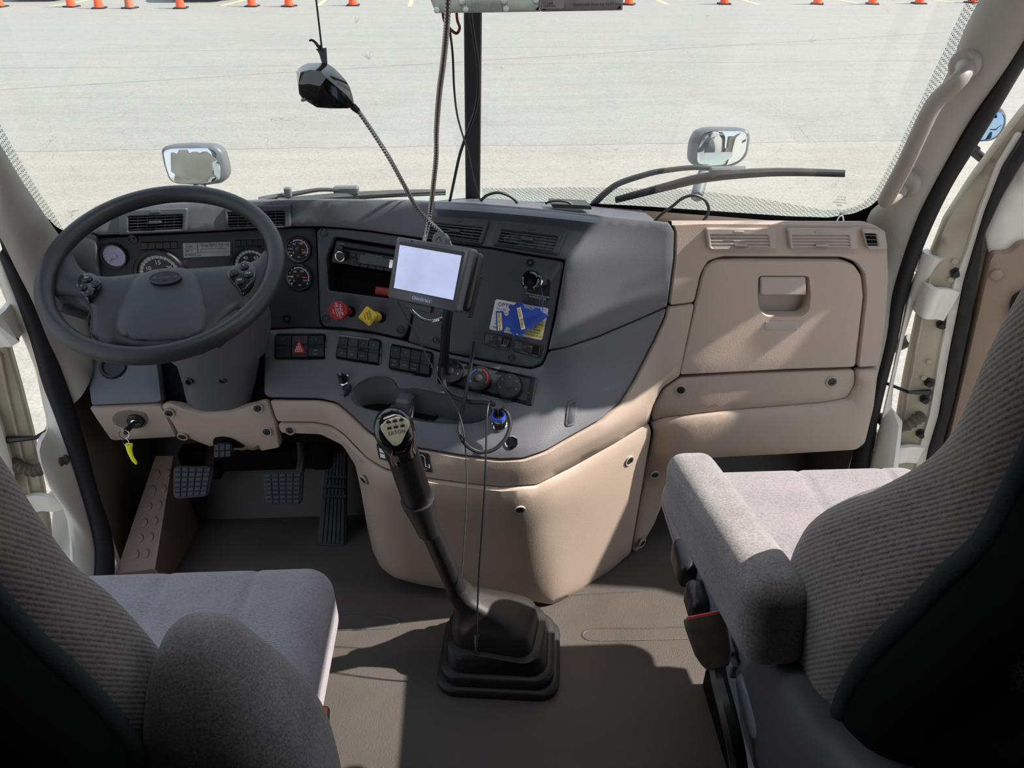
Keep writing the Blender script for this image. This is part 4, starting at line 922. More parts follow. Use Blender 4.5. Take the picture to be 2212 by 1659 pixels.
# ignition lock
p, n = axis((294, 907)); ax = unit(n+[0.05, -.1, .15]); lk = MB().lathe([(.0185, -.004), (.0185, .009), (.016, .0115), (.010, .0115), (.0095, .008), (0, .008)], p, ax, 28).build('ignition_lock', 'black', dash)
MB().lathe([(.0092, .006), (.0088, .0125), (.007, .0135), (0, .0135)], p, ax, 20).build('lock_barrel', 'chrome', lk); IGN = (p, ax)
p, n = axis((247, 792)); MB().lathe([(.031, -.003), (.031, .006), (.028, .010), (.024, .010), (.022, .004), (0, .004)], p, n, 32).build('round_air_outlet', 'black', dash)
# ================================================================== STEERING WHEEL AND COLUMN
WC = np.array([-.598, 1.384, .901]); WT, WY = .3945, .0933
WU = np.array([math.cos(WY), math.sin(WY), 0.]); WV = np.array([-math.sin(WY)*math.cos(WT), math.cos(WY)*math.cos(WT), math.sin(WT)]); WN = np.cross(WU, WV)
sw = thing('steering_wheel', WC, 'big black four-spoke steering wheel with airbag hub and thumb buttons', 'steering wheel')
def wat(a, b, h=0.0): return WC+WU*a+WV*b+WN*h
b = MB(); rings = []
for i in range(96):
    a = 2*math.pi*i/96; r = []; c, s = math.cos(a), math.sin(a)
    for k in range(14):
        t = 2*math.pi*k/14; rr = .210+.0168*math.cos(t)*(1+.0*k); r.append(wat(c*rr, s*rr, .0178*math.sin(t)))
    rings.append(r)
rings.append(rings[0]); b.loft(rings, True, False); b.build('rim', 'wheel', sw, 60)
def wsurf(lift=0.0, dome=0.0):
    def s(p):
        out = []
        for q in p:
            P = PPL(q, WC, WN); d = P-WC; x, y = d @ WU, d @ WV; r = math.hypot(x, y)
            out.append(wat(x, y, lift-.022*max(0, 1-(r/.2)**2)*0+dome*max(0, 1-(r/.21)**2)))
        return np.array(out)
    return s, (lambda p: np.tile(WN, (len(p), 1)))
body = [(150, 530), (160, 560), (176, 578), (200, 588), (232, 590), (290, 583), (350, 575), (440, 570), (530, 564), (556, 552), (572, 530), (590, 545), (588, 580), (572, 610), (548, 642), (536, 668), (520, 662), (506, 664), (482, 688), (462, 712), (450, 735), (430, 738), (400, 742), (345, 746), (290, 744), (255, 738), (235, 745), (215, 736), (196, 722), (186, 712), (192, 690), (190, 664), (180, 646), (160, 634), (135, 632), (112, 634), (108, 600), (122, 556)]
panel(MB(), body, *wsurf(-.006, -.004), t=.022, step=11, bev=.006, bulge=(.010, 12)).build('spoke_cover', 'wheel', sw, 60)
air = [(300, 592), (330, 582), (360, 578), (396, 577), (418, 585), (432, 605), (444, 645), (449, 690), (444, 714), (425, 728), (390, 734), (340, 737), (290, 735), (258, 726), (247, 706), (252, 680), (264, 645), (280, 613)]
panel(MB(), air, *wsurf(.002, -.002), t=.012, step=10, bev=.006, bulge=(.016, 22)).build('airbag_cover', 'wheel2', sw, 60)
panel(MB(), [(252, 712), (262, 728), (300, 738), (360, 741), (420, 735), (446, 718), (450, 730), (436, 748), (380, 757), (320, 757), (264, 749), (248, 732)], *wsurf(-.012), t=.010, step=12, bev=.004).build('hub_skirt', 'wheel', sw, 60)
eP = lambda h: PPL((357, 600), WC+WN*h, WN)
eh = .021
c0 = eP(eh); fe = lambda a, bb, h: c0+WU*a+WV*bb+WN*h
em = MB().prism(ngon(40, .0285, 0, 0, 0, .0165), fe, -.006, .0015, .001).build('emblem', 'black', sw)
b = MB(); b.loft([[fe(.0275*math.cos(a), .0157*math.sin(a), .002), fe(.0285*math.cos(a), .0165*math.sin(a), .0015)] for a in [2*math.pi*i/40 for i in range(41)]], closed=False)
for x in (-.020, .0205): pass
b.prism([(-.023, -.0015), (-.02, .003), (.02, .003), (.023, -.0015), (.02, -.003), (-.02, -.003)], fe, .001, .0019); b.build('emblem_plate', 'char2', em)
b = MB(); b.text('FREIGHTLINER', fe(0, .0002, .0021), WU, WV, .0052, shear=.15); b.prism([(-.004, -.0065), (.004, -.0065), (.001, -.0085), (-.001, -.0085)], fe, .0015, .002); b.build('lettering', 'ink', em, 0)
pods = (([(180, 596), (197, 594), (214, 602), (222, 617), (216, 634), (200, 650), (192, 654), (186, 645), (172, 632), (168, 622), (172, 606)], ((189, 603), (178, 621), (192, 634), (207, 614)), ('SET', 'o', '+', '-')),
        ([(492, 594), (510, 578), (530, 568), (542, 572), (554, 584), (553, 600), (548, 618), (536, 634), (524, 642), (512, 622), (496, 606)], ((527, 576), (505, 590), (518, 608), (537, 593)), ('+', '-', 'ON', 'CLR')))
for pod, bt, tx in pods:
    po = panel(MB(), pod, *wsurf(.0075), t=.012, step=7, bev=.001, soft=5).build('button_pod', 'gloss', sw)
    b2 = MB()
    for q, t in zip(bt, tx):
        c = PPL(q, WC+WN*.0078, WN); MB().lathe([(.0085, -.001), (.0085, .002), (.0065, .004), (0, .0045)], c, WN, 18).build('button', 'black', po); b2.text(t, c+WN*.0047, WU, WV, .0055)
    b2.build('lettering', 'print', po, 0)
for poly in ([(196, 724), (186, 712), (204, 700), (222, 694), (236, 700), (242, 720), (238, 742), (220, 738)], [(455, 722), (452, 706), (464, 692), (486, 680), (508, 664), (520, 664), (500, 690), (478, 714), (462, 730)]):
    panel(MB(), poly, *wsurf(-.004, -.0), t=.03, step=9, bev=.005, bulge=(.004, 8)).build('lower_spoke', 'wheel', sw, 60)

col = thing('steering_column', (-.6, 1.48, .5), 'grey steering column shroud under the black wheel with a black stalk', 'steering column')
b = MB(); rings = []
for (cx, cy, w_, dp_, y) in ((452, 690, 112, .06, 1.43), (452, 740, 114, .075, 1.45), (455, 785, 108, .07, 1.462), (458, 800, 88, .065, 1.47), (462, 840, 78, .06, 1.49), (466, 892, 70, .06, 1.51)):
    c = PY((cx, cy), y); rx = w_*((c-EYE) @ CF)/FPX; rings.append([c+np.array([rx*math.copysign(abs(math.cos(a))**.7, math.cos(a)), dp_*math.copysign(abs(math.sin(a))**.7, math.sin(a))+dp_*.9, 0]) for a in [2*math.pi*k/28 for k in range(28)]])
b.loft(rings); b.build('column_shroud', 'char', col, 50)
b = MB()
for q in ((408, 824), (480, 820)):
    c = PY(q, 1.475); b.lathe([(.009, -.02), (.009, .004), (.006, .0045), (.0055, -.004), (0, -.004)], c, (0, -.9, .2), 16)
b.build('screw_well', 'black', col)
A, B = PY((270, 700), 1.46), PY((118, 652), 1.42); d = B-A
b = MB(); b.tube([A, A+d*.4, A+d*.55, A+d*.9, B], [.010, .012, .0165, .0165, .012], 14); st = b.build('multifunction_stalk', 'black', col)
b = MB(); b.tube([A+d*.42, A+d*.47], .0178, 14); b.tube([A+d*.52, A+d*.54], .0178, 14); b.build('stalk_ring', 'char2', st)
b = MB().tube([A+d*.9, B+d*.04], [.0166, .0166], 14).build('stalk_end', 'char', st)

# ================================================================== PEDALS
def pedal(name, cor, o, n, m, rows, cols_, label, arm=None, rib=False):
    o = np.array(o, float); sf = plane_surf(o, n); q = Q(cor, *sf); t = thing(name, q.c-q.vv*q.h/2, label, 'pedal', None)
    b = MB(); q.slab(b, 0, 0, 1, 1, -.014, 0, .012, .002); b.build('pedal_pad', m, t)
    b = MB()
    if not rib:
        for i in range(cols_):
            for j in range(rows): q.slab(b, .04+i*.92/cols_+.01, .04+j*.92/rows+.012, .04+(i+1)*.92/cols_-.01, .04+(j+1)*.92/rows-.012, -.001, .0045, .0015, .001)
    else:
        for i in range(cols_):
            for lo, hi in ((.03, .50), (.53, .60), (.63, .70), (.73, .97)): q.slab(b, .06+i*.88/cols_+.016, lo, .06+(i+1)*.88/cols_-.016, hi, -.001, .005, .001, .001)
    b.build('tread', m, t)
    if arm is not None: MB().tube(spline([PY(p_, y) for p_, y in arm[0]], 6), arm[1], 10).build('pedal_arm', arm[2], t)
    return t
pedal('clutch_pedal', [(374, 1006), (461, 1007), (449, 1072), (374, 1078)], PY((412, 1042), 1.47), (0.02, -.78, .62), 'pedal', 6, 5, 'square black clutch pedal with grid tread, leftmost of the pedals', ((((452, 1010), 1.50), ((455, 980), 1.58), ((458, 930), 1.66)), .010, 'black'))
pedal('brake_pedal', [(566, 1020), (655, 1018), (650, 1090), (574, 1090)], PY((610, 1055), 1.48), (0.0, -.78, .62), 'pedal', 7, 5, 'square black brake pedal with grid tread hanging on a steel arm', ((((646, 1030), 1.50), ((652, 985), 1.56), ((645, 925), 1.62)), .0105, 'steel'))
pedal('accelerator_pedal', [(706, 972), (750, 972), (748, 1182), (684, 1178)], PY((716, 1178), 1.556), (0.05, -.82, .57), 'pedal', 6, 6, 'long ribbed black accelerator pedal on the floor beside the tan console', None, True)
pedal('column_tilt_pedal', [(461, 958), (501, 956), (501, 987), (461, 990)], PY((480, 972), 1.475), (0.0, -.9, .43), 'black', 2, 3, 'small black tilt-release pedal below the tan column trim', ((((480, 965), 1.485), ((482, 955), 1.53), ((485, 948), 1.6)), .008, 'black'))
# pedal box hardware behind
b = MB(); c = PY((560, 985), 1.72); b.box(c, (.42, .05, .07), bev=.008); b.box(c+[.18, -.02, .03], (.05, .06, .1), bev=.008); b.box(c+[-.12, -.02, -.02], (.04, .05, .05), bev=.006); b.build('pedal_bracket', 'void', dash)

# ================================================================== GEAR SHIFTER
gs = thing('gear_shifter', (.03, 1.165, 0), 'black gear lever with knob and stepped rubber boot on the floor', 'gear lever')
b = MB(); rings = []
for cx, cy, hx, hy, z, r in ((.030, 1.170, .136, .108, .0, .045), (.030, 1.170, .138, .110, .018, .045), (.030, 1.170, .133, .105, .024, .045), (.030, 1.170, .124, .098, .024, .042), (.029, 1.172, .126, .100, .046, .042), (.029, 1.172, .121, .095, .052, .042), (.028, 1.173, .112, .087, .052, .04), (.024, 1.176, .108, .084, .088, .04), (.024, 1.176, .104, .08, .094, .038), (.022, 1.178, .092, .069, .095, .034), (.018, 1.182, .088, .066, .135, .032), (.014, 1.185, .082, .06, .143, .03), (.002, 1.186, .070, .050, .160, .03), (-.018, 1.186, .050, .040, .178, .025), (-.040, 1.184, .036, .031, .194, .02), (-.052, 1.182, .029, .027, .205, .018), (-.06, 1.181, .026, .025, .225, .018), (-.064, 1.179, .024, .023, .235, .018)):
    a = math.radians(-6 if z < .09 else -14); R2 = lambda p: (p[0]*math.cos(a)-p[1]*math.sin(a), p[0]*math.sin(a)+p[1]*math.cos(a))
    rings.append([np.array([cx+R2(p)[0], cy+R2(p)[1], z]) for p in rrect(-hx, -hy, hx, hy, r, 6)])
b.loft(rings).build('boot', 'boot', gs, 50)
L0 = np.array([-.060, 1.181, .21]); L1 = PY((905, 1085), 1.075); L2 = PY((886, 1030), 1.062); L3 = PY((872, 985), 1.053); L4 = PY((857, 945), 1.047)
b = MB().tube(spline([L0, L0*.55+L1*.45, L1], 6), [.021]*13, 16); b.build('lever', 'black', gs, 60)
ld1 = unit(L2-L1)
MB().tube([L1-ld1*.09, L1-ld1*.04, L1-ld1*.005, L1+ld1*.012, L1+ld1*.014], [.0215, .026, .0305, .0315, .027], 20).build('lever_collar', 'black', gs, 50)
MB().tube([L1, L2, L3+(L4-L3)*.2], [.0272, .0275, .0272], 24).build('grip_sleeve', 'black', gs, 60)
ax = unit(L4-L2); fw = unit((EYE-L4)-((EYE-L4) @ ax)*ax); sd = np.cross(ax, fw)
b = MB(); rings = []
for h, rx, ry, oy in ((-.045, .0275, .0275, 0), (-.030, .0275, .028, 0), (-.012, .0290, .031, .004), (.006, .0325, .033, .006), (.022, .034, .031, .004), (.036, .031, .026, -.002), (.046, .022, .017, -.008), (.050, .009, .006, -.012)):
    rings.append([L4+ax*h+fw*(oy+ry*math.sin(a))+sd*rx*math.cos(a) for a in [2*math.pi*k/28 for k in range(28)]])
bn = unit(fw*.72+ax*.69)
rings = [[p-bn*max(0, (p-L4) @ bn-.0345) for p in r] for r in rings]
kn = b.loft(rings).build('shift_knob', 'gloss', gs, 60)
bo = PPL((853, 928), L4+bn*.0352, bn)
sfb = plane_surf(bo, bn)
bp_ = [(821, 919), (834, 907), (858, 899), (874, 901), (885, 910), (884, 922), (868, 956), (858, 964), (849, 963), (836, 950), (824, 932)]
panel(MB(), bp_, *sfb, t=.012, step=6, bev=.001, soft=5).build('badge', 'badge', kn, 60)
bc = PPL((855, 920), bo, bn); bu = unit(PPL((880, 910), bo, bn)-PPL((825, 920), bo, bn)); bv = np.cross(bn, bu); bv = bv if bv @ ax > 0 else -bv
b = MB(); k_ = np.linalg.norm(bc-EYE)/FPX
for r_, (yy, tt) in enumerate(((13*k_, 'R24'), (0, '135'))):
    for c_, t in enumerate(tt):
        o = bc+bu*((c_-1)*14*k_)+bv*(yy); w2, h2 = 4.6*k_, 4.6*k_
        b.raw([o-bu*w2-bv*h2+bn*.0012, o+bu*w2-bv*h2+bn*.0012, o+bu*w2+bv*0+bn*.0012, o-bu*w2+bv*0+bn*.0012], [(0, 1, 2, 3)]); b.text(t, o+bv*2.2*k_, bu, bv, 8*k_, .0012)
b.text('EATON', bc-bv*14*k_, bu, bv, 11*k_, .0012); b.build('lettering', 'ink', kn, 0)
# ================================================================== SEATS
def rbox(mb, c, sz, r, n=14, ax=None, fn=None):
    """soft box: size sz, edge radius r, optional deform fn(local point, unit coords)"""
    A = np.eye(3) if ax is None else np.array([unit(a) for a in ax]); c = np.array(c, float); h = np.array(sz, float)/2; r = min(r, h.min()*.999)
    for d in range(3):
        for s in (-1, 1):
            e1, e2 = (d+1) % 3, (d+2) % 3; vs = []
            for i in range(n+1):
                for j in range(n+1):
                    p = np.zeros(3); p[d] = s*h[d]; p[e1] = h[e1]*(2*i/n-1); p[e2] = h[e2]*(2*j/n-1)
                    # pack samples near the edges
                    for e in (e1, e2): t = p[e]/h[e]; p[e] = h[e]*math.copysign(1-(1-abs(t))**1.35, t)
                    q = np.clip(p, -(h-r), h-r); dd = p-q; L = np.linalg.norm(dd); p2 = q+dd/L*r if L > 1e-9 else p
                    if fn: p2 = fn(p2.copy(), p/h)
                    vs.append(c+A.T @ p2)
            f = [(i*(n+1)+j, (i+1)*(n+1)+j, (i+1)*(n+1)+j+1, i*(n+1)+j+1) for i in range(n) for j in range(n)]
            mb.raw(vs, f if s > 0 else [tuple(reversed(q)) for q in f])
    return mb
def cushion(mb, x0, x1, y0, y1, z0, z1, seams, r=.05, n=70):
    def fn(p, u):
        if u[2] > -.2 and p[2] > 0:
            p[2] += .012*(1-u[0]**2)*(1-u[1]**2)-.004
            for s in seams:
                p[2] -= .005*math.exp(-((p[0]+(x0+x1)/2-s)/.005)**2)
        return p
    return rbox(mb, ((x0+x1)/2, (y0+y1)/2, (z0+z1)/2), (x1-x0, y1-y0, z1-z0), r, n, fn=fn)
def backrest(mb, sections, sgn):
    """sections: (z, x_inner, x_outer, y_rear, y_front)"""
    rings = []
    for z, xi, xo, yr, yf in sections:
        lo, hi = min(xi, xo), max(xi, xo); rr = rrect(lo, yr, hi, yf, min(.045, (yf-yr)*.42), 6); rings.append([np.array([a, bb, z]) for a, bb in rr])
    return mb.loft(rings)
def sp_sections(S, n=5): return [tuple(p) for p in spline([np.array(s) for s in S], n)]

# ---- passenger seat (right)
ps = thing('passenger_seat', (.6, .75, 0), 'grey cloth passenger seat in sunlight with a fleece armrest, on the right', 'seat')
cushion(MB(), .35, .875, .5, 1.185, .445, .555, (.415, .62, .79)).build('seat_cushion', 'seat', ps, 60)
S = [(.70, .345, .865, .45, .60), (.78, .340, .87, .445, .615), (.86, .336, .87, .442, .625), (.93, .338, .87, .432, .615), (.985, .357, .868, .428, .590), (1.02, .375, .862, .432, .568), (1.055, .402, .855, .440, .562), (1.10, .416, .845, .450, .558), (1.20, .420, .83, .448, .556), (1.33, .435, .815, .43, .54), (1.48, .47, .77, .41, .49), (1.56, .50, .74, .40, .47)]
backrest(MB(), sp_sections(S), 1).build('backrest', 'bolster', ps, 60)
MB().tube(spline([np.array([xi+.012, yr+.004, z]) for z, xi, xo, yr, yf in S], 5), .012, 10).build('seam_piping', 'fringe', ps, 60)
Sr = [(z, xi+.004, xo-.004, yr-.075, yr+.02) for z, xi, xo, yr, yf in S]; Sr = [(.55, .36, .85, .37, .46)]+Sr
backrest(MB(), sp_sections(Sr), 1).build('rear_panel', 'back', ps, 60)
ax_ = unit(np.array([0.0, .365, -.10])); az = unit(np.array([0, .10, .365])); axx = np.cross(ax_, az)
rbox(MB(), (.311, .712, .800), (.074, .385, .106), .026, 22, (axx, ax_, az)).build('armrest', 'fleece', ps, 60)
SDE = plane_surf((.318, 0, 0), (-1, 0, 0)); SD2 = plane_surf((.325, 0, 0), (-1, 0, 0))
panel(MB(), [(1588, 1450), (1606, 1422), (1636, 1408), (1668, 1416), (1690, 1436), (1712, 1480), (1752, 1550), (1800, 1600), (1850, 1660), (1900, 1740), (1700, 1760), (1630, 1660), (1600, 1560)], *SDE, t=.05, step=16, bev=.008, bulge=(.012, 18)).build('recliner_cover', 'char2', ps, 60)
panel(MB(), [(1586, 1470), (1596, 1452), (1612, 1500), (1628, 1560), (1632, 1600), (1616, 1590), (1598, 1540)], *plane_surf((.3045, 0, 0), (-1, 0, 0)), t=.01, step=10, bev=.002).build('cover_insert', 'seatblue', ps, 60)
panel(MB(), [(1474, 1178), (1500, 1190), (1535, 1265), (1590, 1370), (1625, 1430), (1680, 1500), (1700, 1700), (1640, 1700), (1590, 1560), (1560, 1470), (1530, 1400), (1495, 1300), (1480, 1240)], *SD2, t=.03, step=16, bev=.006).build('side_skirt', 'seatblue', ps, 60)
for q, s in (((1478, 1215), (.03, .07, .05)), ((1506, 1300), (.03, .055, .05))):
    c = PX(q, .315); rbox(MB(), c, s, .012, 8).build('adjuster_knob', 'black', ps, 60)
for k in range(2):
    c = PX((1572+k*8, 1402+k*32), .316); MB().box(c, (.012, .03, .022), bev=.003).build('rocker_switch', 'seatblue', ps)
b = MB(); b.box((.66, .78, .20), (.30, .50, .40), bev=.02); b.box((.66, .78, .03), (.36, .6, .06), bev=.01); b.build('pedestal', 'void', ps)
rbox(MB(), (.62, .82, .42), (.48, .6, .09), .02, 8).build('seat_pan', 'black', ps)

# ---- driver seat (left)
ds = thing('driver_seat', (-.55, .6, 0), 'grey cloth driver seat in shade with raised fleece armrest, on the left', 'seat')
cushion(MB(), -.845, -.268, .36, 1.012, .34, .505, (-.70, -.56, -.405)).build('seat_cushion', 'seatd', ds, 60)
S = [(.66, -.335, -.86, .455, .585), (.75, -.335, -.86, .457, .588), (.83, -.345, -.86, .460, .580), (.90, -.366, -.862, .462, .577), (.95, -.385, -.862, .462, .571), (1.02, -.400, -.860, .460, .572), (1.10, -.416, -.85, .455, .575), (1.22, -.44, -.83, .44, .555), (1.36, -.47, -.80, .42, .50), (1.50, -.50, -.77, .40, .47)]
backrest(MB(), sp_sections(S), -1).build('backrest', 'bolster', ds, 60)
MB().tube(spline([np.array([xi-.012, yr+.004, z]) for z, xi, xo, yr, yf in S], 5), .012, 10).build('seam_piping', 'fringe', ds, 60)
Sr = [(.5, -.355, -.85, .37, .46)]+[(z, xi-.004, xo+.004, yr-.075, yr+.02) for z, xi, xo, yr, yf in S]
backrest(MB(), sp_sections(Sr), -1).build('rear_panel', 'back', ds, 60)
b = MB(); rings = []
for z, x0, x1, y0, y1 in ((.56, -.300, -.170, .40, .56), (.62, -.318, -.172, .41, .57), (.68, -.335, -.176, .42, .58), (.73, -.352, -.186, .435, .585), (.78, -.352, -.208, .45, .588), (.82, -.344, -.232, .47, .585), (.848, -.334, -.252, .495, .58), (.862, -.322, -.268, .515, .57), (.868, -.306, -.284, .535, .555)):
    rings.append([np.array([a, bb, z]) for a, bb in rrect(x0, y0, x1, y1, min(.05, (y1-y0)*.4, (x1-x0)*.45), 6)])
b.loft([[*r] for r in [list(p) for p in zip(*[spline(list(c), 4) for c in zip(*rings)])]]).build('armrest', 'fleece', ds, 60)
b = MB(); b.box((-.55, .62, .17), (.42, .5, .34), bev=.02); b.box((-.55, .62, .03), (.5, .6, .06), bev=.01); b.build('pedestal', 'void', ds)
rbox(MB(), (-.55, .64, .33), (.5, .62, .08), .02, 8).build('seat_pan', 'black', ds)

# ---- belt buckles
pb = thing('seat_belt_buckle', (.27, .6, .3), 'dark seat belt buckle with red release button standing beside the passenger seat', 'seat belt buckle')
A, B = PX((1521, 1330), .275), PX((1549, 1440), .285); d = unit(A-B); s = unit(np.cross(d, EYE-A)); nn = np.cross(s, d)
b = MB(); L = np.linalg.norm(A-B)
b.loft([[B+d*h+s*a+nn*c for a, c in rrect(-w_, -.012, w_, .012, .006, 4)] for h, w_ in ((0, .014), (.006, .018), (L*.3, .023), (L*.8, .0265), (L-.002, .0265), (L, .025))]).build('buckle_body', 'buckle', pb)
b = MB(); b.prism(rrect(-.022, -.008, .022, .004, .003), lambda a, c, h: A+s*a+nn*c+d*h, -.004, .0025, .001); b.build('release_button', 'red2', pb)
b = MB(); pts = spline([B-d*.0, PX((1555, 1475), .285), PX((1572, 1540), .285), PX((1590, 1620), .29), PX((1600, 1700), .30)], 6); b.tube(pts, [.011]*len(pts), 8); b.build('buckle_stalk', 'black', pb)
db = thing('seat_belt_buckle', (-.22, .6, .3), 'black seat belt buckle with red button at the right edge of the driver seat', 'seat belt buckle')
A, B = PX((690, 1543), -.215), PX((684, 1660), -.225); d = unit(A-B); s = unit(np.cross(d, EYE-A)); nn = np.cross(s, d); L = np.linalg.norm(A-B)
MB().loft([[B+d*h+s*a+nn*c for a, c in rrect(-w_, -.016, w_, .016, .006, 4)] for h, w_ in ((0, .010), (L*.4, .0125), (L-.002, .013), (L, .012))]).build('buckle_body', 'black', db)
MB().prism(rrect(-.010, -.012, .010, .012, .003), lambda a, c, h: A+s*a+nn*c+d*h, -.003, .002, .001).build('release_button', 'red2', db)
MB().tube([B, B-d*.06, B-d*.12+[-.01, 0, 0]], .010, 8).build('buckle_stalk', 'black', db)
# ================================================================== GADGETS AND CABLES
def path(pts, n=8): return spline([PY((a, c), y) for a, c, y in pts], n)
def cable(name, pts, r, m, label, cat='cable', n=8, ribs=None, group=None):
    P = path(pts, n); b = MB(); b.tube(P, r, 8); o = b.build(name, m); tag(o, label, cat, group)
    return o
def flex_tube(mb, P, r, pitch):
    """ribbed metal hose"""
    P = np.array([np.array(p) for p in P]); L = np.concatenate([[0], np.cumsum(np.linalg.norm(np.diff(P, axis=0), axis=1))])
    S = np.linspace(0, L[-1], max(4, int(L[-1]/(pitch/2)))); out = [np.array([np.interp(t, L, P[:, k]) for k in range(3)]) for t in S]
    mb.tube(out, [r*(1.0 if i % 2 else .78) for i in range(len(out))], 14); return mb
# --- display terminal on a stand
mn = unit([-.47, -.765, .45]); mo = PY((935, 590), 1.33)
mt = thing('display_terminal', PY((965, 765), 1.43), 'dark grey display terminal with a glowing pale blue screen on a black stalk', 'display')
sf = plane_surf(mo, mn)
q = Q([(856, 511), (1017, 536), (985, 675), (835, 643)], *sf)
b = MB(); q.slab(b, 0, 0, 1, 1, -.030, 0, .007, .003); b.build('case', 'mon', mt, 50)
b = MB(); q.slab(b, .06, .03, 1.05, .96, -.044, -.022, .012, .004); b.build('rear_shell', 'black', mt, 50)
b = MB(); q.slab(b, .065, .165, .94, .93, -.0005, .0006, .002); fr = b.build('screen_surround', 'black', mt)
qs = Q([(864, 529), (997, 552), (979, 648), (851, 622)], *plane_surf(mo, mn, .0009)); b = MB(); qs.slab(b, 0, 0, 1, 1, 0, .0006); b.build('screen', 'screen', mt)
b = MB(); q.slab(b, .36, .045, .66, .135, -.0005, .0008, .004); bd = b.build('maker_badge', 'badgeblue', mt); b = MB(); q.text(b, 'Omnitracs', .5, .09, .0095, .0011); b.build('lettering', 'print', bd, 0)
b = MB(); q.disc(b, .22, .965, .002, 0, .0006); b.build('sensor_dot', 'ink', mt)
b = MB(); c = q(.54, 1.03, -.015); fn = lambda a, bb, h: c+q.u*a+unit(np.cross(q.n, q.u))*bb+q.n*h
b.prism([(-.016, -.008), (.016, -.008)]+[(.016*math.cos(a), .004+.014*math.sin(a)) for a in np.linspace(0, math.pi, 12)], fn, -.008, .006, .002); cl = b.build('release_tab', 'mon', mt)
b = MB(); b.tube([fn(-.006, .001, .0065), fn(0, .009, .0065), fn(.006, .001, .0065)], .0006, 4); b.build('arrow_mark', 'ink', cl)
b = MB(); q.slab(b, .24, -.10, .62, .0, -.020, -.010, .003, .001); b.build('lower_bracket', 'black', mt)
b = MB(); q.slab(b, 1.0, -.06, 1.06, .62, -.05, -.035, .003, .001); b.build('cradle', 'black', mt)
P = path([(990, 610, 1.40), (972, 660, 1.40), (966, 690, 1.405), (962, 730, 1.42), (958, 800, 1.45)], 6); MB().tube(P, .0105, 14).build('stalk', 'black', mt, 60)
b = MB(); b.tube([PY((1030, 570), 1.36), PY((1036, 590), 1.37), PY((1026, 612), 1.37)], .003, 6); b.build('lever_clip', 'black', mt)

# --- hanging black pod on a gooseneck
SC_ = 8.294
def zp(a, c, y): return PY((630+a/SC_, 60+c/SC_), y)
pd = thing('dash_camera', zp(640, 1000, 1.42), 'glossy black pod with mesh underside hanging on a metal gooseneck before the windshield', 'camera pod')
out = [(85, 800), (110, 740), (200, 672), (290, 636), (420, 628), (560, 630), (640, 642), (760, 720), (870, 830), (960, 930), (1040, 1060), (1090, 1220), (1120, 1370), (1075, 1430), (1000, 1445), (910, 1440), (700, 1448), (450, 1430), (300, 1340), (185, 1265), (130, 1180), (110, 1040), (90, 920)]
bm = bmesh.new()
for a, c in out: bm.verts.new(zp(a, c, 1.425)); bm.verts.new(zp(580+(a-580)*.75, 1000+(c-1000)*.72, 1.462))
for a, c, y in ((120, 1020, 1.392), (300, 1010, 1.382), (510, 1050, 1.374), (800, 1345, 1.398), (150, 800, 1.398), (330, 750, 1.385), (520, 780, 1.378), (620, 900, 1.372), (700, 870, 1.384), (960, 1180, 1.404), (470, 1390, 1.405), (250, 1240, 1.402)): bm.verts.new(zp(a, c, y))
bmesh.ops.convex_hull(bm, input=bm.verts); 
me = bpy.data.meshes.new('pod'); bm.to_mesh(me); bm.free(); b = MB(); b.raw([v.co for v in me.vertices], [tuple(p.vertices) for p in me.polygons]); bpy.data.meshes.remove(me)
b.build('pod_shell', 'gloss', pd, 28)
bm = bmesh.new()
for a, c, y in ((125, 1040, 1.390), (300, 1028, 1.379), (510, 1070, 1.371), (790, 1345, 1.395), (700, 1440, 1.412), (450, 1422, 1.402), (300, 1330, 1.402), (190, 1255, 1.404), (135, 1180, 1.404)):
    p = zp(a, c, y); bm.verts.new(p); bm.verts.new(p+[0, .012, .006])
bmesh.ops.convex_hull(bm, input=bm.verts); me = bpy.data.meshes.new('g'); bm.to_mesh(me); bm.free(); b = MB(); b.raw([v.co for v in me.vertices], [tuple(p.vertices) for p in me.polygons]); bpy.data.meshes.remove(me)
b.build('mesh_grille', 'mesh', pd, 20)
b = MB(); b.tube(spline([zp(190, 1300, 1.395), zp(280, 1285, 1.388), (zp(380, 1330, 1.387)), zp(470, 1360, 1.392)], 5), .003, 6); b.build('lever', 'gloss', pd)
b = MB(); b.tube([zp(1090, 1400, 1.43), zp(1130, 1440, 1.43), zp(1200, 1500, 1.43)], [.0065, .0062, .005], 10); b.build('boot_sleeve', 'cord', pd)
gn = MB(); flex_tube(gn, path([(774, 240, 1.43), (805, 285, 1.42), (840, 340, 1.41), (872, 398, 1.41), (900, 448, 1.42), (928, 478, 1.425), (955, 505, 1.415), (972, 527, 1.40), (976, 560, 1.405)], 10), .0046, .0052); gn.build('gooseneck', 'steel', pd, 30)
br = thing('mount_rod', PY((698, 130), 1.42), 'thin black rod with a clip bracket dropping to the hanging pod', 'mount')
b = MB(); b.tube([np.array([-.285, 1.53, 1.585]), PY((668, -120), 1.42), PY((676, -60), 1.42), PY((696, 112), 1.42)], .0016, 8); b.build('rod', 'cord', br)
b = MB(); K = lambda a, c, y=1.42: zp(a, c, y)
b.loft([[K(432, 375), K(625, 357), K(640, 640), K(545, 640), K(490, 460)], [K(432, 375, 1.432), K(625, 357, 1.432), K(640, 640, 1.432), K(545, 640, 1.432), K(490, 460, 1.432)]]); b.build('bracket', 'char2', br, 20)
b = MB(); b.tube(spline([K(315, 232), K(365, 222), K(430, 270), K(480, 335), K(540, 345)], 5), [.0016+.0001*i for i in range(21)], 6); b.build('hook', 'cord', br)
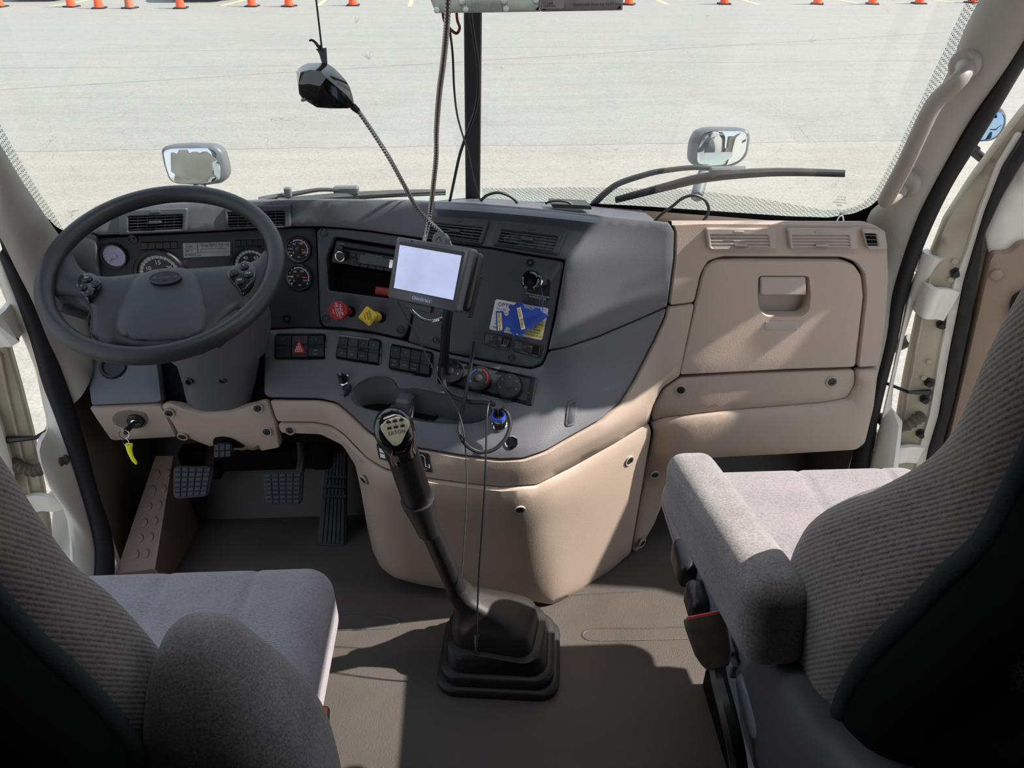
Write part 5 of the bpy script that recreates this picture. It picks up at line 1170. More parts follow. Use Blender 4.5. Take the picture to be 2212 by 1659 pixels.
cd_ = MB(); flex_tube(cd_, [np.array([-.03, 1.14, 1.95]), np.array([-.03, 1.15, 1.6])]+path([(968, -60, 1.17), (966, 40, 1.195), (958, 130, 1.25), (949, 200, 1.31), (943, 280, 1.37), (942, 340, 1.39), (936, 400, 1.42), (930, 455, 1.445), (922, 500, 1.43), (916, 524, 1.405)], 10), .0050, .0055)
tag(cd_.build('flexible_conduit', 'steel', None, 30), 'silver ribbed conduit running from overhead unit down behind the display', 'conduit')
lp = MB(); flex_tube(lp, path([(884, 655, 1.37), (892, 672, 1.38), (910, 688, 1.39), (930, 694, 1.40), (950, 690, 1.405), (962, 684, 1.41)], 10), .0044, .0048)
tag(lp.build('gooseneck_loop', 'chrome', None, 30), 'shiny ribbed metal loop hanging under the display terminal', 'conduit')
# --- overhead unit
ou = thing('overhead_unit', PY((1130, -60), 1.22), 'pale metal electronics box hanging at the top of the windshield', 'electronics box')
sf = plane_surf(PY((1040, 20), 1.22), (0, -1, -.12))
panel(MB(), [(900, -90), (918, -30), (941, 29), (1040, 28), (1168, 26), (1168, -90)], *sf, t=.09, step=20, bev=.002, soft=3).build('metal_case', 'unit', ou)
panel(MB(), [(1168, -90), (1168, 26), (1345, 23), (1352, -90)], *sf, t=.05, step=20, bev=.002, soft=3).build('end_section', 'unit2', ou)
MB().box(PY((1130, -95), 1.28)+[0, .10, .07], (.26, .30, .012), bev=.003).build('mounting_plate', 'unit2', ou)
sfl = plane_surf(PY((1040, 20), 1.22), (0, -1, -.12), .0012)
b = MB(); qq = Q([(1166, -12), (1219, -12), (1219, 18), (1166, 19)], *sfl); qq.slab(b, 0, 0, 1, 1, -.001, .0004, .002); lb = b.build('barcode_label', 'unit2', ou)
b = MB()
for i in range(16): qq.slab(b, .06+i*.034, .62, .06+i*.034+(.012 if i % 3 else .024), .84, .0004, .0008)
qq.text(b, '777.508B', .3, .40, .0045, .0008); qq.text(b, 'S 16041SAS', .34, .20, .0045, .0008); b.build('lettering', 'ink', lb, 0)
b = MB(); qq = Q([(1000, 0), (1100, 0), (1100, 20), (1000, 20)], *sfl)
for i in range(22): qq.slab(b, i/22, .1+.1*math.sin(i), i/22+.012, .95, 0, .0004)
b.build('small_print', 'greyprint', ou, 0)
for c in ((998, 3), (1006, 20), (1088, 2), (1093, 19), (943, 22), (1158, 0)): MB().lathe([(.004, 0), (.004, .0012), (.003, .0016), (0, .0016)], PPL(c, PY((1040, 20), 1.22), (0, -1, -.12)), (0, -1, -.12), 14).build('case_screw', 'print', ou)
b = MB(); b.text('Equipment does not NOT interfere', PPL((1298, 9), PY((1040, 20), 1.22), (0, -1, -.12))+[0, -.001, 0], (1, 0, 0), (0, -.12, 1), .0055); b.build('lettering', 'ink', ou, 0)
cable('wire_loop', [(956, 24, 1.26), (960, 45, 1.27), (972, 62, 1.28), (986, 72, 1.28), (993, 60, 1.28), (988, 44, 1.27), (986, 24, 1.26)], .0022, 'redcable', 'dark red wire loop under the overhead box left of centre post')
cable('pillar_cord', [(1016, 24, 1.60), (1022, 70, 1.61), (1031, 130, 1.62), (1033, 190, 1.63), (1026, 240, 1.64), (1008, 290, 1.66), (993, 335, 1.69), (982, 385, 1.72), (973, 428, 1.75), (970, 440, 1.76)], .0034, 'cord', 'thick black double cord crossing the windshield centre post')
cable('thin_cord', [(972, 66, 1.32), (978, 120, 1.38), (981, 190, 1.45), (988, 250, 1.55), (1003, 303, 1.65), (1014, 340, 1.70), (1022, 380, 1.74), (1036, 428, 1.80), (1040, 436, 1.81)], .0020, 'cord', 'thin black cord from red wires curving down to the post foot')
cable('cord_loop', [(1038, 434, 1.78), (1052, 422, 1.78), (1075, 416, 1.78), (1098, 422, 1.78), (1112, 432, 1.78), (1120, 444, 1.78)], .0034, 'cord', 'short black cord arch on dash top right of the centre post')
cable('cord_loop', [(1412, 480, 1.62), (1430, 462, 1.62), (1452, 446, 1.62), (1475, 428, 1.62), (1500, 422, 1.62), (1522, 432, 1.62), (1531, 450, 1.62), (1527, 466, 1.62), (1515, 482, 1.62)], .0034, 'cord', 'tall black cord loop rising behind the tan passenger dash')
bx = thing('transponder_box', PY((1234, 448), 1.66), 'flat black box with a cord lying on the dash top behind the vents', 'box')
b = MB(); q = Q([(1192, 440), (1277, 444), (1279, 453), (1194, 449)], *plane_surf(PY((1234, 447), 1.66), (0, -1, .2))); q.slab(b, 0, 0, 1, 1, -.09, 0, .002, .001); b.build('case', 'black', bx)
MB().tube(path([(1178, 440, 1.67), (1190, 435, 1.67), (1210, 434, 1.67), (1228, 437, 1.67), (1236, 442, 1.67)], 5), .0028, 6).build('cord', 'cord', bx)
# --- cords below
cable('woven_cord', [(858, 650, 1.37), (880, 690, 1.365), (905, 735, 1.36), (930, 785, 1.34), (955, 830, 1.31), (978, 868, 1.285), (992, 895, 1.265), (1000, 925, 1.25), (1005, 965, 1.245), (1008, 1020, 1.235), (1008, 1080, 1.225), (1004, 1150, 1.215), (1000, 1210, 1.21), (996, 1255, 1.205)], .0013, 'woven', 'thin grey woven cord falling from display corner to the gear boot')
cable('black_cord', [(1062, 866, 1.30), (1056, 872, 1.275), (1052, 900, 1.25), (1050, 960, 1.22), (1048, 1030, 1.19), (1043, 1120, 1.165), (1036, 1220, 1.14), (1031, 1320, 1.12), (1030, 1376, 1.112)], .0019, 'cord', 'thin black charging cord hanging straight to the gear boot')
b = MB(); A, B = PY((1030, 1372), 1.112), PY((1029, 1404), 1.105); d = B-A; b.tube([A, A+d*.55, A+d*.56, A+d*.8, A+d*.81, B], [.0052, .0052, .004, .004, .0028, .0028], 10); tag(b.build('usb_plug', 'steel'), 'small metal cable plug dangling in front of the gear boot', 'plug')
cable('power_cord', [(957, 790, 1.44), (958, 822, 1.425), (965, 845, 1.40), (985, 860, 1.37), (1015, 868, 1.345), (1045, 870, 1.325), (1068, 874, 1.31)], .0048, 'cord', 'thick black power cord from display stalk to the blue ringed charger')
cable('power_cord', [(1024, 738, 1.42), (1018, 780, 1.405), (1010, 830, 1.375), (1002, 870, 1.335), (994, 905, 1.285), (993, 935, 1.255), (1008, 962, 1.245), (1035, 976, 1.245), (1065, 972, 1.25), (1090, 950, 1.265), (1102, 920, 1.285), (1098, 895, 1.30), (1085, 880, 1.31)], .0042, 'cord', 'black cord from slot looping below the tray and up to the charger')
cg = thing('phone_charger', DS([(1078, 905)])[0], 'car phone charger with glowing blue ring plugged in beside the cup tray', 'charger')
p, n = axis((1079, 918)); ax = unit(np.array([-.06, -.35, .93]))
MB().lathe([(.0165, -.004), (.0165, .004), (.0145, .005), (.013, -.001), (0, -.001)], p, ax, 26).build('socket_ring', 'chrome', cg)
MB().lathe([(.0105, 0), (.0105, .014), (.0125, .016), (.0145, .022), (.0150, .034), (.0138, .038), (0, .038)], p, ax, 26).build('charger_body', 'black', cg)
MB().lathe([(.0152, .026), (.0154, .031), (.0148, .0335), (.0140, .0335)], p, ax, 30).build('silver_band', 'chrome', cg)
MB().lathe([(.0151, .034), (.0151, .0365), (.0138, .0395), (.0120, .0398), (.0120, .037)], p, ax, 30).build('blue_ring', 'bluelit', cg)
b = MB(); 
for s in (-.005, .005): c = p+ax*.040+np.array([s, 0, 0]); b.box(c+ax*.008, (.008, .005, .022), (unit(np.cross([0, 1, 0], ax)), unit(np.cross(ax, np.cross([0, 1, 0], ax))), ax), .0015)
b.build('usb_plug', 'cord', cg)

# --- air freshener
tr = thing('air_freshener', DS([(1120, 690)])[0]+[0, -.02, 0], 'blue card tree-shaped air freshener hanging from the black dump knob', 'air freshener')
qc = DS([(1120, 690)])[0]; nn = unit(Nd(np.array([qc[0]]), np.array([qc[2]]))[0]+[0.1, 0, .05]); sfT = plane_surf(qc+nn*.022, nn)
Z = lambda l: [(800+a/4.88, 430+c/4.88) for a, c in l]
TR = Z([(1880, 1228), (1830, 1200), (1800, 1180), (1790, 1158), (1765, 1146), (1735, 1146), (1712, 1172), (1690, 1164), (1665, 1146), (1642, 1150), (1628, 1135), (1614, 1104), (1580, 1085), (1545, 1086), (1530, 1102), (1508, 1124), (1490, 1110), (1468, 1118), (1460, 1150), (1474, 1170), (1452, 1186), (1464, 1208), (1448, 1228), (1428, 1232), (1408, 1216), (1398, 1180), (1322, 1180), (1326, 1300), (1332, 1415), (1402, 1410), (1414, 1380), (1424, 1358), (1440, 1346), (1468, 1356), (1480, 1378), (1468, 1394), (1490, 1406), (1494, 1432), (1512, 1454), (1530, 1440), (1540, 1408), (1556, 1428), (1570, 1457), (1602, 1452), (1612, 1422), (1640, 1404), (1648, 1376), (1668, 1360), (1692, 1368), (1717, 1352), (1726, 1328), (1750, 1337), (1770, 1312), (1783, 1290), (1808, 1294), (1824, 1272)])
panel(MB(), TR, *sfT, t=.0018, step=4, bev=.0003, soft=0.8, ins=.5).build('card', 'blue', tr, 30)
sfT2 = plane_surf(qc+nn*.0226, nn)
lbs = []
for c, t, sz in ((Z([(1543, 1150), (1583, 1138), (1632, 1368), (1592, 1378)]), 'Little Trees', .62), (Z([(1336, 1200), (1382, 1196), (1390, 1384), (1344, 1390)]), 'New Car Scent', .55)):
    q = Q([c[3], c[0], c[1], c[2]], *sfT2); b = MB(); q.slab(b, 0, 0, 1, 1, -.0003, .0002); lbs.append(b.build('text_label', 'cream', tr, 0))
for c, t, sz in ((Z([(1543, 1150), (1583, 1138), (1632, 1368), (1592, 1378)]), 'Little Trees', .0085), (Z([(1336, 1200), (1382, 1196), (1390, 1384), (1344, 1390)]), 'New Car Scent', .0062)):
    q = Q([c[0], c[1], c[2], c[3]], *sfT2); dn = -q.vv; b = MB(); b.text(t, q(.5, .5, .0005), dn, np.cross(q.n, dn), sz*.98); b.build('lettering', 'ink', lbs.pop(0), 0)
K1 = PPL((1165, 629), qc+nn*.03, nn); H1 = PPL((1168, 682), qc+nn*.023, nn)
MB().tube(spline([K1+[.004, 0, .01], (K1+H1)/2+[.006, 0, 0], H1, (K1+H1)/2+[-.001, 0, 0], K1+[-.004, 0, .01]], 6), .0006, 5).build('string', 'bluecord', tr)
# --- keys
ky = thing('key', IGN[0], 'ignition key in the lock with steel rings and a bent yellow tag', 'key')
p, ax = IGN; e = PY((270, 937), p[1]-.055)
b = MB(); s = unit(np.cross(ax, e-p)); b.loft([[p+ax*.014+s*a for a in (-.0012, .0012)]+[p+ax*.014+s*.0012+[0, 0, .006], p+ax*.014-s*.0012+[0, 0, .006]], [e+s*a for a in (-.0035, .0035)]+[e+s*.0035+[0, 0, .010], e-s*.0035+[0, 0, .010]]]); b.tube([p+ax*.018, e], .0045, 8); b.build('key_bow', 'black', ky, 40)
def ring(c, r, nrm_): u = unit(np.cross(nrm_, [0.2, 0.1, 1])); v = np.cross(nrm_, u); return [c+u*r*math.cos(a)+v*r*math.sin(a) for a in [2*math.pi*i/28 for i in range(28)]]
y0 = e[1]-.002
b = MB(); b.tube(ring(PY((268, 938), y0), .0105, unit([.2, -1, .25])), .0009, 6, closed=True); b.tube(ring(PY((272, 955), y0), .0092, unit([-.4, -1, .2])), .0009, 6, closed=True); b.build('key_ring', 'chrome', ky)
sfk = plane_surf(PY((284, 980), y0), (0.1, -1, .2))
panel(MB(), [(271, 957), (287, 958), (285, 972), (288, 985), (297, 1000), (294, 1005), (284, 996), (275, 978), (270, 962)], *sfk, t=.002, step=6, bev=.0004, soft=2, bulge=(.003, 8)).build('tag', 'lime', ky, 50)
# --- red item in the pocket
rd = thing('red_pen_case', POCK(.85, .2, -.02), 'small red plastic item lying in the dark pocket under the radio', 'case')
c = [(811, 619), (850, 625), (850, 644), (808, 638)]; q = Q(c, *plane_surf(POCK(.85, .2, -.02), POCK.n)); b = MB(); q.slab(b, 0, 0, 1, 1, -.02, 0, .003, .0015); b.build('red_shell', 'red', rd)
# ================================================================== DOORS, MIRRORS, WIPERS, HOOD
def door(nm, sg):
    o = np.array([1.0*sg, 1.5, .6]); n = np.array([-.34*sg, -.94, 0]); d = np.array([.94*sg, -.34, 0])
    e = thing(nm, o*[1, 1, 0], 'x', 'door'); e['kind'] = 'structure'; del e['category']
    return e, o, n, d
dr, o, n, d = door('door_2', 1); dr['label'] = 'open white passenger door with tan inner panel and black seal'
P0 = plane_surf(o, n); P1 = plane_surf(o, n, .012); P2 = plane_surf(o, n, .02)
front = [(2300, 150), (2212, 239), (2169, 294), (2098, 390), (2042, 477), (2010, 557), (1987, 659), (1955, 811), (1944, 870), (1925, 990), (1915, 1080)]
crease = [(1990, 1080), (2009, 970), (2031, 898), (2056, 753), (2085, 608), (2106, 537), (2130, 457), (2169, 358), (2212, 290), (2300, 215)]
pan('shut_face', 'shut', front+crease, P0, dr, t=.03, step=18, bev=.004, bulge=(.006, 10))
ed_ = [(1990, 1060), (2007, 970), (2029, 898), (2054, 753), (2083, 608), (2104, 537), (2128, 457), (2167, 358), (2212, 288)]
el_ = [(x-(24 if y > 560 else 16), y-3) for x, y in ed_]
pan('lit_edge_roll', 'white', el_+ed_[::-1], plane_surf(o, n, .008), dr, t=.012, step=14, bev=.004, bulge=(.008, 6))  # rounded edge; its lit look is put into whiter paint
pan('flange_ridge', 'shut', [(2006, 600), (1990, 680), (1974, 760), (1958, 850), (1948, 930), (1954, 932), (1966, 850), (1982, 760), (1999, 680), (2014, 600)], plane_surf(o, n, .007), dr, t=.01, step=12, bev=.002, bulge=(.003, 4))
edge2 = [(2310, 290), (2212, 350), (2165, 425), (2128, 505), (2101, 681), (2063, 862), (2038, 959), (2020, 1080)]
pan('weatherstrip', 'seal', crease+edge2, P2, dr, t=.025, step=14, bev=.006, bulge=(.006, 6))
pan('upper_frame', 'white', [(2128, 508), (2165, 428), (2212, 353), (2320, 290), (2700, 290), (2700, 540), (2212, 530), (2140, 560)], P0, dr, t=.03, step=30, bev=.004)
tanp = [(2136, 556), (2146, 543), (2165, 545), (2183, 541), (2197, 526), (2212, 521), (2300, 521), (2800, 500), (2800, 1500), (2020, 1300), (2030, 1010), (2047, 940), (2083, 789)]
tp = pan('inner_panel', 'kickd', tanp, P1, dr, t=.03, step=24, bev=.006, bulge=(.008, 14))
c = PPL((2147, 585), o, n); MB().lathe([(.0115, .0), (.0115, .014), (.008, .0165), (0, .017)], c+n*.01, n, 24).build('trim_plug', 'kickd', tp)
pan('armrest_handle', 'black', [(2230, 625), (2205, 634), (2188, 648), (2183, 670), (2188, 700), (2205, 738), (2300, 900), (2300, 620)], plane_surf(o, n, .035), dr, t=.03, step=14, bev=.006, bulge=(.01, 12))
pan('outer_skin', 'white', [(2320, 160), (2110, 395), (2020, 557), (1970, 811), (1930, 1080), (1930, 1300), (2900, 1500), (2900, 560), (2250, 540)], plane_surf(o, n, -.035), dr, t=.01, step=60, bev=.002)
b = MB()
for q in ((2063, 586), (2033, 697), (2006, 822), (1997, 858), (1988, 932)): c = PPL(q, o, n); b.lathe([(.012, 0), (.012, .004), (.007, .005), (.007, .016), (0, .016)], c+n*.006, n, 6)
b.build('hinge_bolt', 'black', dr, 20)
b = MB()
for q in ((2061, 561), (2052, 601), (2006, 777), (1994, 812)): c = PPL(q, o, n); b.lathe([(.006, 0), (.006, .009), (.005, .010), (0, .010)], c+n*.002, n, 14)
b.build('spot_weld', 'shut', dr, 20)
def strap(name, m, pts, w_, par, th=.006):
    P = spline([np.array(p) for p in pts], 6); b = MB(); r = []
    for i, p in enumerate(P):
        t = unit(P[min(i+1, len(P)-1)]-P[max(i-1, 0)]); z = np.array([0, 0, 1.]); z = unit(z-(z @ t)*t); m2 = np.cross(t, z); r.append([p+z*w_+m2*th, p-z*w_+m2*th, p-z*w_-m2*th, p+z*w_-m2*th])
    b.loft(r); return b.build(name, m, par, 50)
strap('hinge_arm', 'white', [PX((1950, 605), .985), PX((1975, 625), .995), PPL((2000, 640), o, n)+n*.03, PPL((2030, 648), o, n)+n*.018, PPL((2052, 655), o, n)+n*.012], .036, dr)
strap('hinge_arm', 'white', [PX((1880, 940), .985), PX((1895, 950), .995), PPL((1930, 962), o, n)+n*.035, PPL((1960, 968), o, n)+n*.022, PPL((1985, 975), o, n)+n*.012], .024, dr)
MB().tube([PX((1912, 827), .975), PPL((1960, 833), o, n)+n*.03, PPL((2007, 843), o, n)+n*.01], [.004, .004, .008], 8).build('check_strap', 'black', dr)
b = MB(); flex_tube(b, spline([PX((1893, 900), .975), PX((1915, 912), .99), PPL((1950, 903), o, n)+n*.035, PPL((1993, 892), o, n)+n*.01], 8), .015, .012); b.build('wiring_conduit', 'hose', dr, 30)
# cab side metal outside the right seal
ct = thing('door_3', (1.0, 1.5, 0), 'x', 'x'); del ct['category']; ct['kind'] = 'structure'; ct.name = 'trim_8'; ORG[ct.name] = np.array([1.0, 1.5, 0]); ct['label'] = 'white outer cab post and cowl beside the right door opening'
LX = [(1990, 540), (1965, 640), (1944, 735), (1924, 828), (1905, 905), (1893, 950), (1872, 1040)]; RX_ = [(2030, 560), (1978, 650), (1951, 735), (1931, 828), (1926, 880), (1942, 920), (1925, 1050)]
ribbon(MB(), [PX(p, .965) for p in LX], [PX(p, .985) for p in RX_], .006, .02).build('post_skin', 'white', ct, 60)
pan('cowl_bracket', 'white', [(1984, 548), (1992, 558), (2006, 580), (2000, 590), (1976, 588), (1968, 582)], plane_surf((1.0, 1.52, .85), (-.3, -1, .2)), ct, t=.01, step=12)
pan('fender_lip', 'white', [(1888, 985), (1925, 978), (1990, 985), (1990, 1060), (1870, 1060)], plane_surf((1.05, 1.62, .2), (-.3, -1, .6)), ct, t=.02, step=16)

dl, o, n, d = door('door_1', -1); dl['label'] = 'open white driver door edge with hinges and corrugated wiring conduit'
P0 = plane_surf(o, n)
pan('shut_face', 'shut', [(18, 745), (45, 840), (72, 945), (95, 1060), (108, 1140), (118, 1260), (120, 1400), (-500, 1400), (-500, 500), (-160, 400), (-40, 600)], P0, dl, t=.03, step=24, bev=.004, bulge=(.004, 12))
pan('flange', 'shut', [(2, 760), (20, 850), (46, 960), (70, 1075), (84, 1160), (78, 1162), (62, 1080), (38, 965), (12, 855), (-8, 765)], plane_surf(o, n, .008), dl, t=.01, step=12, bev=.003, bulge=(.004, 5))
pan('inner_panel', 'white', [(-520, 560), (-60, 790), (0, 920), (30, 1020), (30, 1400), (-520, 1400)], plane_surf(o, n, .03), dl, t=.03, step=40, bev=.006)
strap('hinge_arm', 'white', [PX((85, 655), -.985), PX((50, 665), -.99), PPL((20, 690), o, n)+n*.04, PPL((0, 705), o, n)+n*.02, PPL((-30, 715), o, n)+n*.012], .036, dl)
strap('hinge_arm', 'white', [PX((165, 1050), -.985), PX((148, 1055), -.99), PPL((120, 1062), o, n)+n*.04, PPL((85, 1072), o, n)+n*.022, PPL((55, 1085), o, n)+n*.012], .024, dl)
MB().tube([PX((125, 917), -.975), PPL((80, 930), o, n)+n*.03, PPL((15, 945), o, n)+n*.01], [.004, .005, .009], 8).build('check_strap', 'black', dl)
b = MB(); flex_tube(b, spline([PX((142, 990), -.975), PX((118, 1000), -.99), PPL((75, 998), o, n)+n*.035, PPL((30, 996), o, n)+n*.01], 8), .016, .012); b.build('wiring_conduit', 'hose', dl, 30)
cl = thing('trim_9', (-1, 1.5, 0), 'white outer cab post and step beside the left door opening', 'x'); del cl['category']; cl['kind'] = 'structure'
LX = [(-60, 470), (-10, 590), (8, 640), (55, 745), (76, 800), (92, 870), (104, 925), (85, 975), (112, 1060), (150, 1130), (160, 1290)]; RX_ = [(-30, 455), (4, 562), (30, 623), (68, 729), (102, 834), (132, 919), (160, 1003), (190, 1100), (207, 1170), (210, 1215), (206, 1290)]
LPp = [PX(p, -.99) for p in LX]; RPp = [PX(p, -.963) for p in RX_]
ribbon(MB(), spline(LPp, 3), spline(RPp, 3), .006, .02).build('post_skin', 'white', cl, 60)
pan('step_fender', 'white', [(112, 1085), (150, 1100), (182, 1120), (205, 1200), (203, 1320), (60, 1320), (105, 1200)], plane_surf((-1.03, 1.42, .0), (.3, -.6, .8)), cl, t=.03, step=18, bev=.006)

# hood and cowl
def hz(x, y):
    y = max(y, 1.93); return .795-.235*(y-1.93)-.30*(y-1.93)*(x/.95)**2-(max(0, y-2.55)**2)*.55
xs = np.linspace(-.98, .98, 41); ys = np.linspace(1.945, 3.3, 26); v = []; nx = len(xs)
for y_ in np.linspace(0, 1, 26):
    for x in xs: y0 = gy(x, .79)+.012; y = y0+(3.3-y0)*y_; v.append((x*(1-.22*max(0, y-1.93)), y, hz(x, y)))
f = [(j*nx+i, j*nx+i+1, (j+1)*nx+i+1, (j+1)*nx+i) for j in range(len(ys)-1) for i in range(nx-1)]
hd = thing('hood', (0, 2.6, GZ0+.4), 'white truck hood below the windshield seen through dotted glass', 'hood')
b = MB(); b.raw(v, f)
bot = [(x, y, -.6) for x, y, z in [v[j*nx] for j in range(len(ys))]]; bot2 = [(x, y, -.6) for x, y, z in [v[j*nx+nx-1] for j in range(len(ys))]]
b.loft([[v[j*nx], bot[j]] for j in range(len(ys))], closed=False); b.loft([[v[j*nx+nx-1], bot2[j]] for j in range(len(ys))], closed=False)
b.loft([[v[(len(ys)-1)*nx+i], (v[(len(ys)-1)*nx+i][0], 3.32, -.6)] for i in range(nx)], closed=False)
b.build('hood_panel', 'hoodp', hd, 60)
# hood mirrors
def hmirror(outl, glass, y, yaw, lab, stalk):
    cx = np.mean([p[0] for p in outl]); cy = np.mean([p[1] for p in outl]); o = PY((cx, cy), y); n = unit([math.sin(yaw), -math.cos(yaw), .18])
    t = thing('hood_mirror', PY(stalk[-1], y-.25), lab, 'mirror')
    panel(MB(), outl, *plane_surf(o, n), t=.07, step=12, bev=.012, soft=10, ins=5).build('housing', 'housing', t, 60)
    panel(MB(), glass, *plane_surf(o, n, .003), t=.004, step=12, bev=.001, soft=8).build('mirror_glass', 'mirror', t, 60)
    p = spline([PY(s, y+.03-.09*i) for i, s in enumerate(stalk)], 6); MB().tube(p, .022, 10).build('stalk', 'housing', t)
hmirror([(346, 322), (362, 314), (410, 311), (462, 313), (480, 325), (489, 355), (492, 380), (480, 396), (440, 401), (380, 398), (364, 390), (352, 355)], [(352, 326), (372, 321), (450, 320), (466, 328), (476, 360), (476, 388), (440, 397), (385, 397), (368, 388), (358, 358)], 2.75, .10, 'grey hood mirror above the steering wheel, reflecting the truck', [(430, 395), (440, 430), (455, 470)])
hmirror([(1504, 284), (1530, 276), (1600, 277), (1618, 281), (1622, 296), (1616, 335), (1600, 352), (1580, 361), (1520, 362), (1496, 358), (1489, 345), (1492, 310)], [(1516, 290), (1536, 283), (1604, 283), (1615, 292), (1610, 330), (1598, 346), (1575, 356), (1524, 358), (1507, 354), (1506, 330)], 2.75, -.12, 'grey hood mirror standing behind the right wiper', [(1530, 355), (1516, 385), (1505, 425)])
# right door mirror beyond the pillar
sm = thing('side_mirror', PY((2130, 330), 1.95), 'convex side mirror with blue reflection seen beyond the right pillar', 'mirror')
so_ = PY((2140, 275), 1.95); nn_ = unit([-.45, -.85, .05])
panel(MB(), [(2090, 262), (2110, 243), (2140, 237), (2162, 238), (2174, 248), (2173, 272), (2160, 296), (2140, 306), (2108, 308), (2092, 300)], *plane_surf(so_, nn_), t=.06, step=10, bev=.01, soft=8, ins=4).build('housing', 'black', sm, 60)
panel(MB(), [(2096, 264), (2112, 248), (2142, 241), (2160, 242), (2169, 252), (2168, 271), (2156, 293), (2138, 302), (2110, 304), (2096, 297)], *plane_surf(so_, nn_, .003), t=.004, step=10, bev=.001, soft=8, bulge=(.006, 16)).build('mirror_glass', 'mirrorblue', sm, 60)
MB().tube([PY((2095, 318), 1.97), PY((2130, 346), 1.95), PY((2175, 370), 1.8)], .014, 10).build('mirror_arm', 'black', sm)
MB().tube([PY((1925, 752), 1.75), PY((1945, 744), 1.74), PY((1968, 733), 1.72)], .016, 10).build('lower_arm', 'black', sm)

# wipers outside the glass
def gp(q, side, lift=-.02): return PPL(q, np.array([-.01, 1.9, .85])+unit([-.28*side, -1, -.4])*lift, (-.28*side, -1, -.4))
def wiper(lab, arm, blade, pivot, side, rb, ra):
    t = thing('wiper', gp(pivot, side, -.03), lab, 'wiper')
    P = spline([gp(p, side, -.02-.012*math.sin(math.pi*i/(len(arm)-1))) for i, p in enumerate(arm)], 6); MB().tube(P, [ra*(1.25-.5*i/len(P)) for i in range(len(P))], 8).build('wiper_arm', 'wiper', t)
    P = spline([gp(p, side, -.012) for p in blade], 6); b = MB(); b.tube(P, [rb*(.55+.45*math.sin(math.pi*i/(len(P)-1))) for i in range(len(P))], 8); b.build('wiper_blade', 'wiper', t)
    P = [p+[0, -.004, -.006] for p in P]; MB().tube(P, .003, 6).build('rubber_edge', 'cord', t)
    return t
wp = wiper('right wiper with curved arm resting low on the glass', [(1282, 441), (1310, 415), (1340, 395), (1402, 375), (1440, 368), (1500, 362), (1560, 366)], [(1330, 430), (1380, 418), (1440, 403), (1500, 388), (1560, 379), (1640, 373), (1720, 371), (1825, 373)], (1285, 440), 1, .011, .007)
b = MB(); b.box(gp((1572, 371), 1, -.022), (.085, .02, .022), bev=.005); b.build('blade_clip', 'housing', wp)
wp = wiper('left wiper lying flat along the dash edge beside the wheel', [(560, 432), (600, 424), (640, 418), (690, 410), (740, 411)], [(600, 432), (680, 428), (760, 423), (860, 417), (962, 413)], (562, 430), -1, .009, .0055)
b = MB(); b.box(gp((748, 411), -1, -.022), (.06, .02, .02), bev=.005); b.box(gp((622, 415), -1, -.02), (.016, .014, .022), bev=.003); b.build('blade_clip', 'housing', wp)
# grab handle
gh = thing('grab_handle', PX((1935, 420), .80), 'taupe grab handle bowed along the right windshield pillar', 'handle')
P = spline([PX((2080, 140), .865), PX((2084, 152), .835), PX((2068, 176), .815), PX((2020, 222), .795), PX((1985, 290), .785), (PX((1955, 355), .785)), PX((1918, 424), .79), PX((1916, 431), .80), PX((1935, 420), .83), PX((1955, 402), .868)], 7)
MB().tube(P, [.0135+.0015*math.sin(math.pi*i/(len(P)-1)) for i in range(len(P))], 16).build('bar', 'handle', gh, 60)
for q, nn_ in (((2080, 140), (-.8, -.5, 0)), ((1955, 400), (-.8, -.5, 0))):
    c = PX(q, .858); MB().lathe([(.026, -.012), (.025, .002), (.019, .006), (0, .006)], c, nn_, 24).build('foot', 'handle', gh, 60)
hk = MB(); hk.tube(spline([PY((1806, 482), 1.6), PY((1812, 470), 1.6), PY((1819, 466), 1.6), PY((1822, 476), 1.6), PY((1818, 484), 1.6)], 4), .0016, 6); 
hko = hk.build('wire_clip', 'paper'); tag(hko, 'small pale wire clip at the right end of the dash', 'clip')

# ================================================================== PARKING LOT: CONES AND CARS
def make_cone(m, label):
    t = thing('traffic_cone', (0, 0, GZ0), label, 'traffic cone', 'traffic cones across the lot')
    MB().prism(rrect(-.18, -.18, .18, .18, .03), lambda a, c, h: np.array([a, c, GZ0+h]), 0, .035, .006).build('base', 'rubber', t)
    MB().lathe([(.132, .03), (.128, .05), (.105, .2), (.068, .45), (.032, .69), (.026, .71), (.018, .71), (.016, .69)], (0, 0, GZ0), (0, 0, 1), 24).build('cone_body', m, t, 50)
    return t
xs_ = [(0, 15), (155, 15), (215, 18), (281, 18), (391, 18), (545, 14), (625, 14), (763, 12), (1358, 10), (1564, 9), (1765, 9), (1884, 9), (1985, 8), (2100, 6)]
names = ['orange traffic cone cut off at the far left edge', 'orange traffic cone beside the leftmost car', 'orange traffic cone just left of the dusty brown one', 'dusty brown traffic cone, faded unlike the others', 'orange traffic cone in front of the car facing the truck', 'orange traffic cone first to the right of the front-facing car', 'orange traffic cone just left of the thin hanging rod', 'orange traffic cone between hanging rod and overhead box', 'orange traffic cone right beside the overhead box', 'orange traffic cone second to the right of the overhead box', 'orange traffic cone below the dark car on the right', 'orange traffic cone third from the right pillar', 'orange traffic cone second from the right pillar', 'orange traffic cone nearest to the right pillar']
c0 = make_cone('cone', names[0]); c1 = make_cone('cone_old', names[3])
for i, (q, nm) in enumerate(zip(xs_, names)):
    src = c1 if i == 3 else c0
    if i in (0, 3): t = src
    else:
        t = src.copy(); COL.objects.link(t)
        for ch in src.children:
            k = ch.copy(); COL.objects.link(k); k.parent = t
    p = PZ(q, GZ0); t.location = (p[0], p[1], GZ0); t['label'] = nm; t.rotation_euler = (0, 0, random.uniform(-.4, .4))

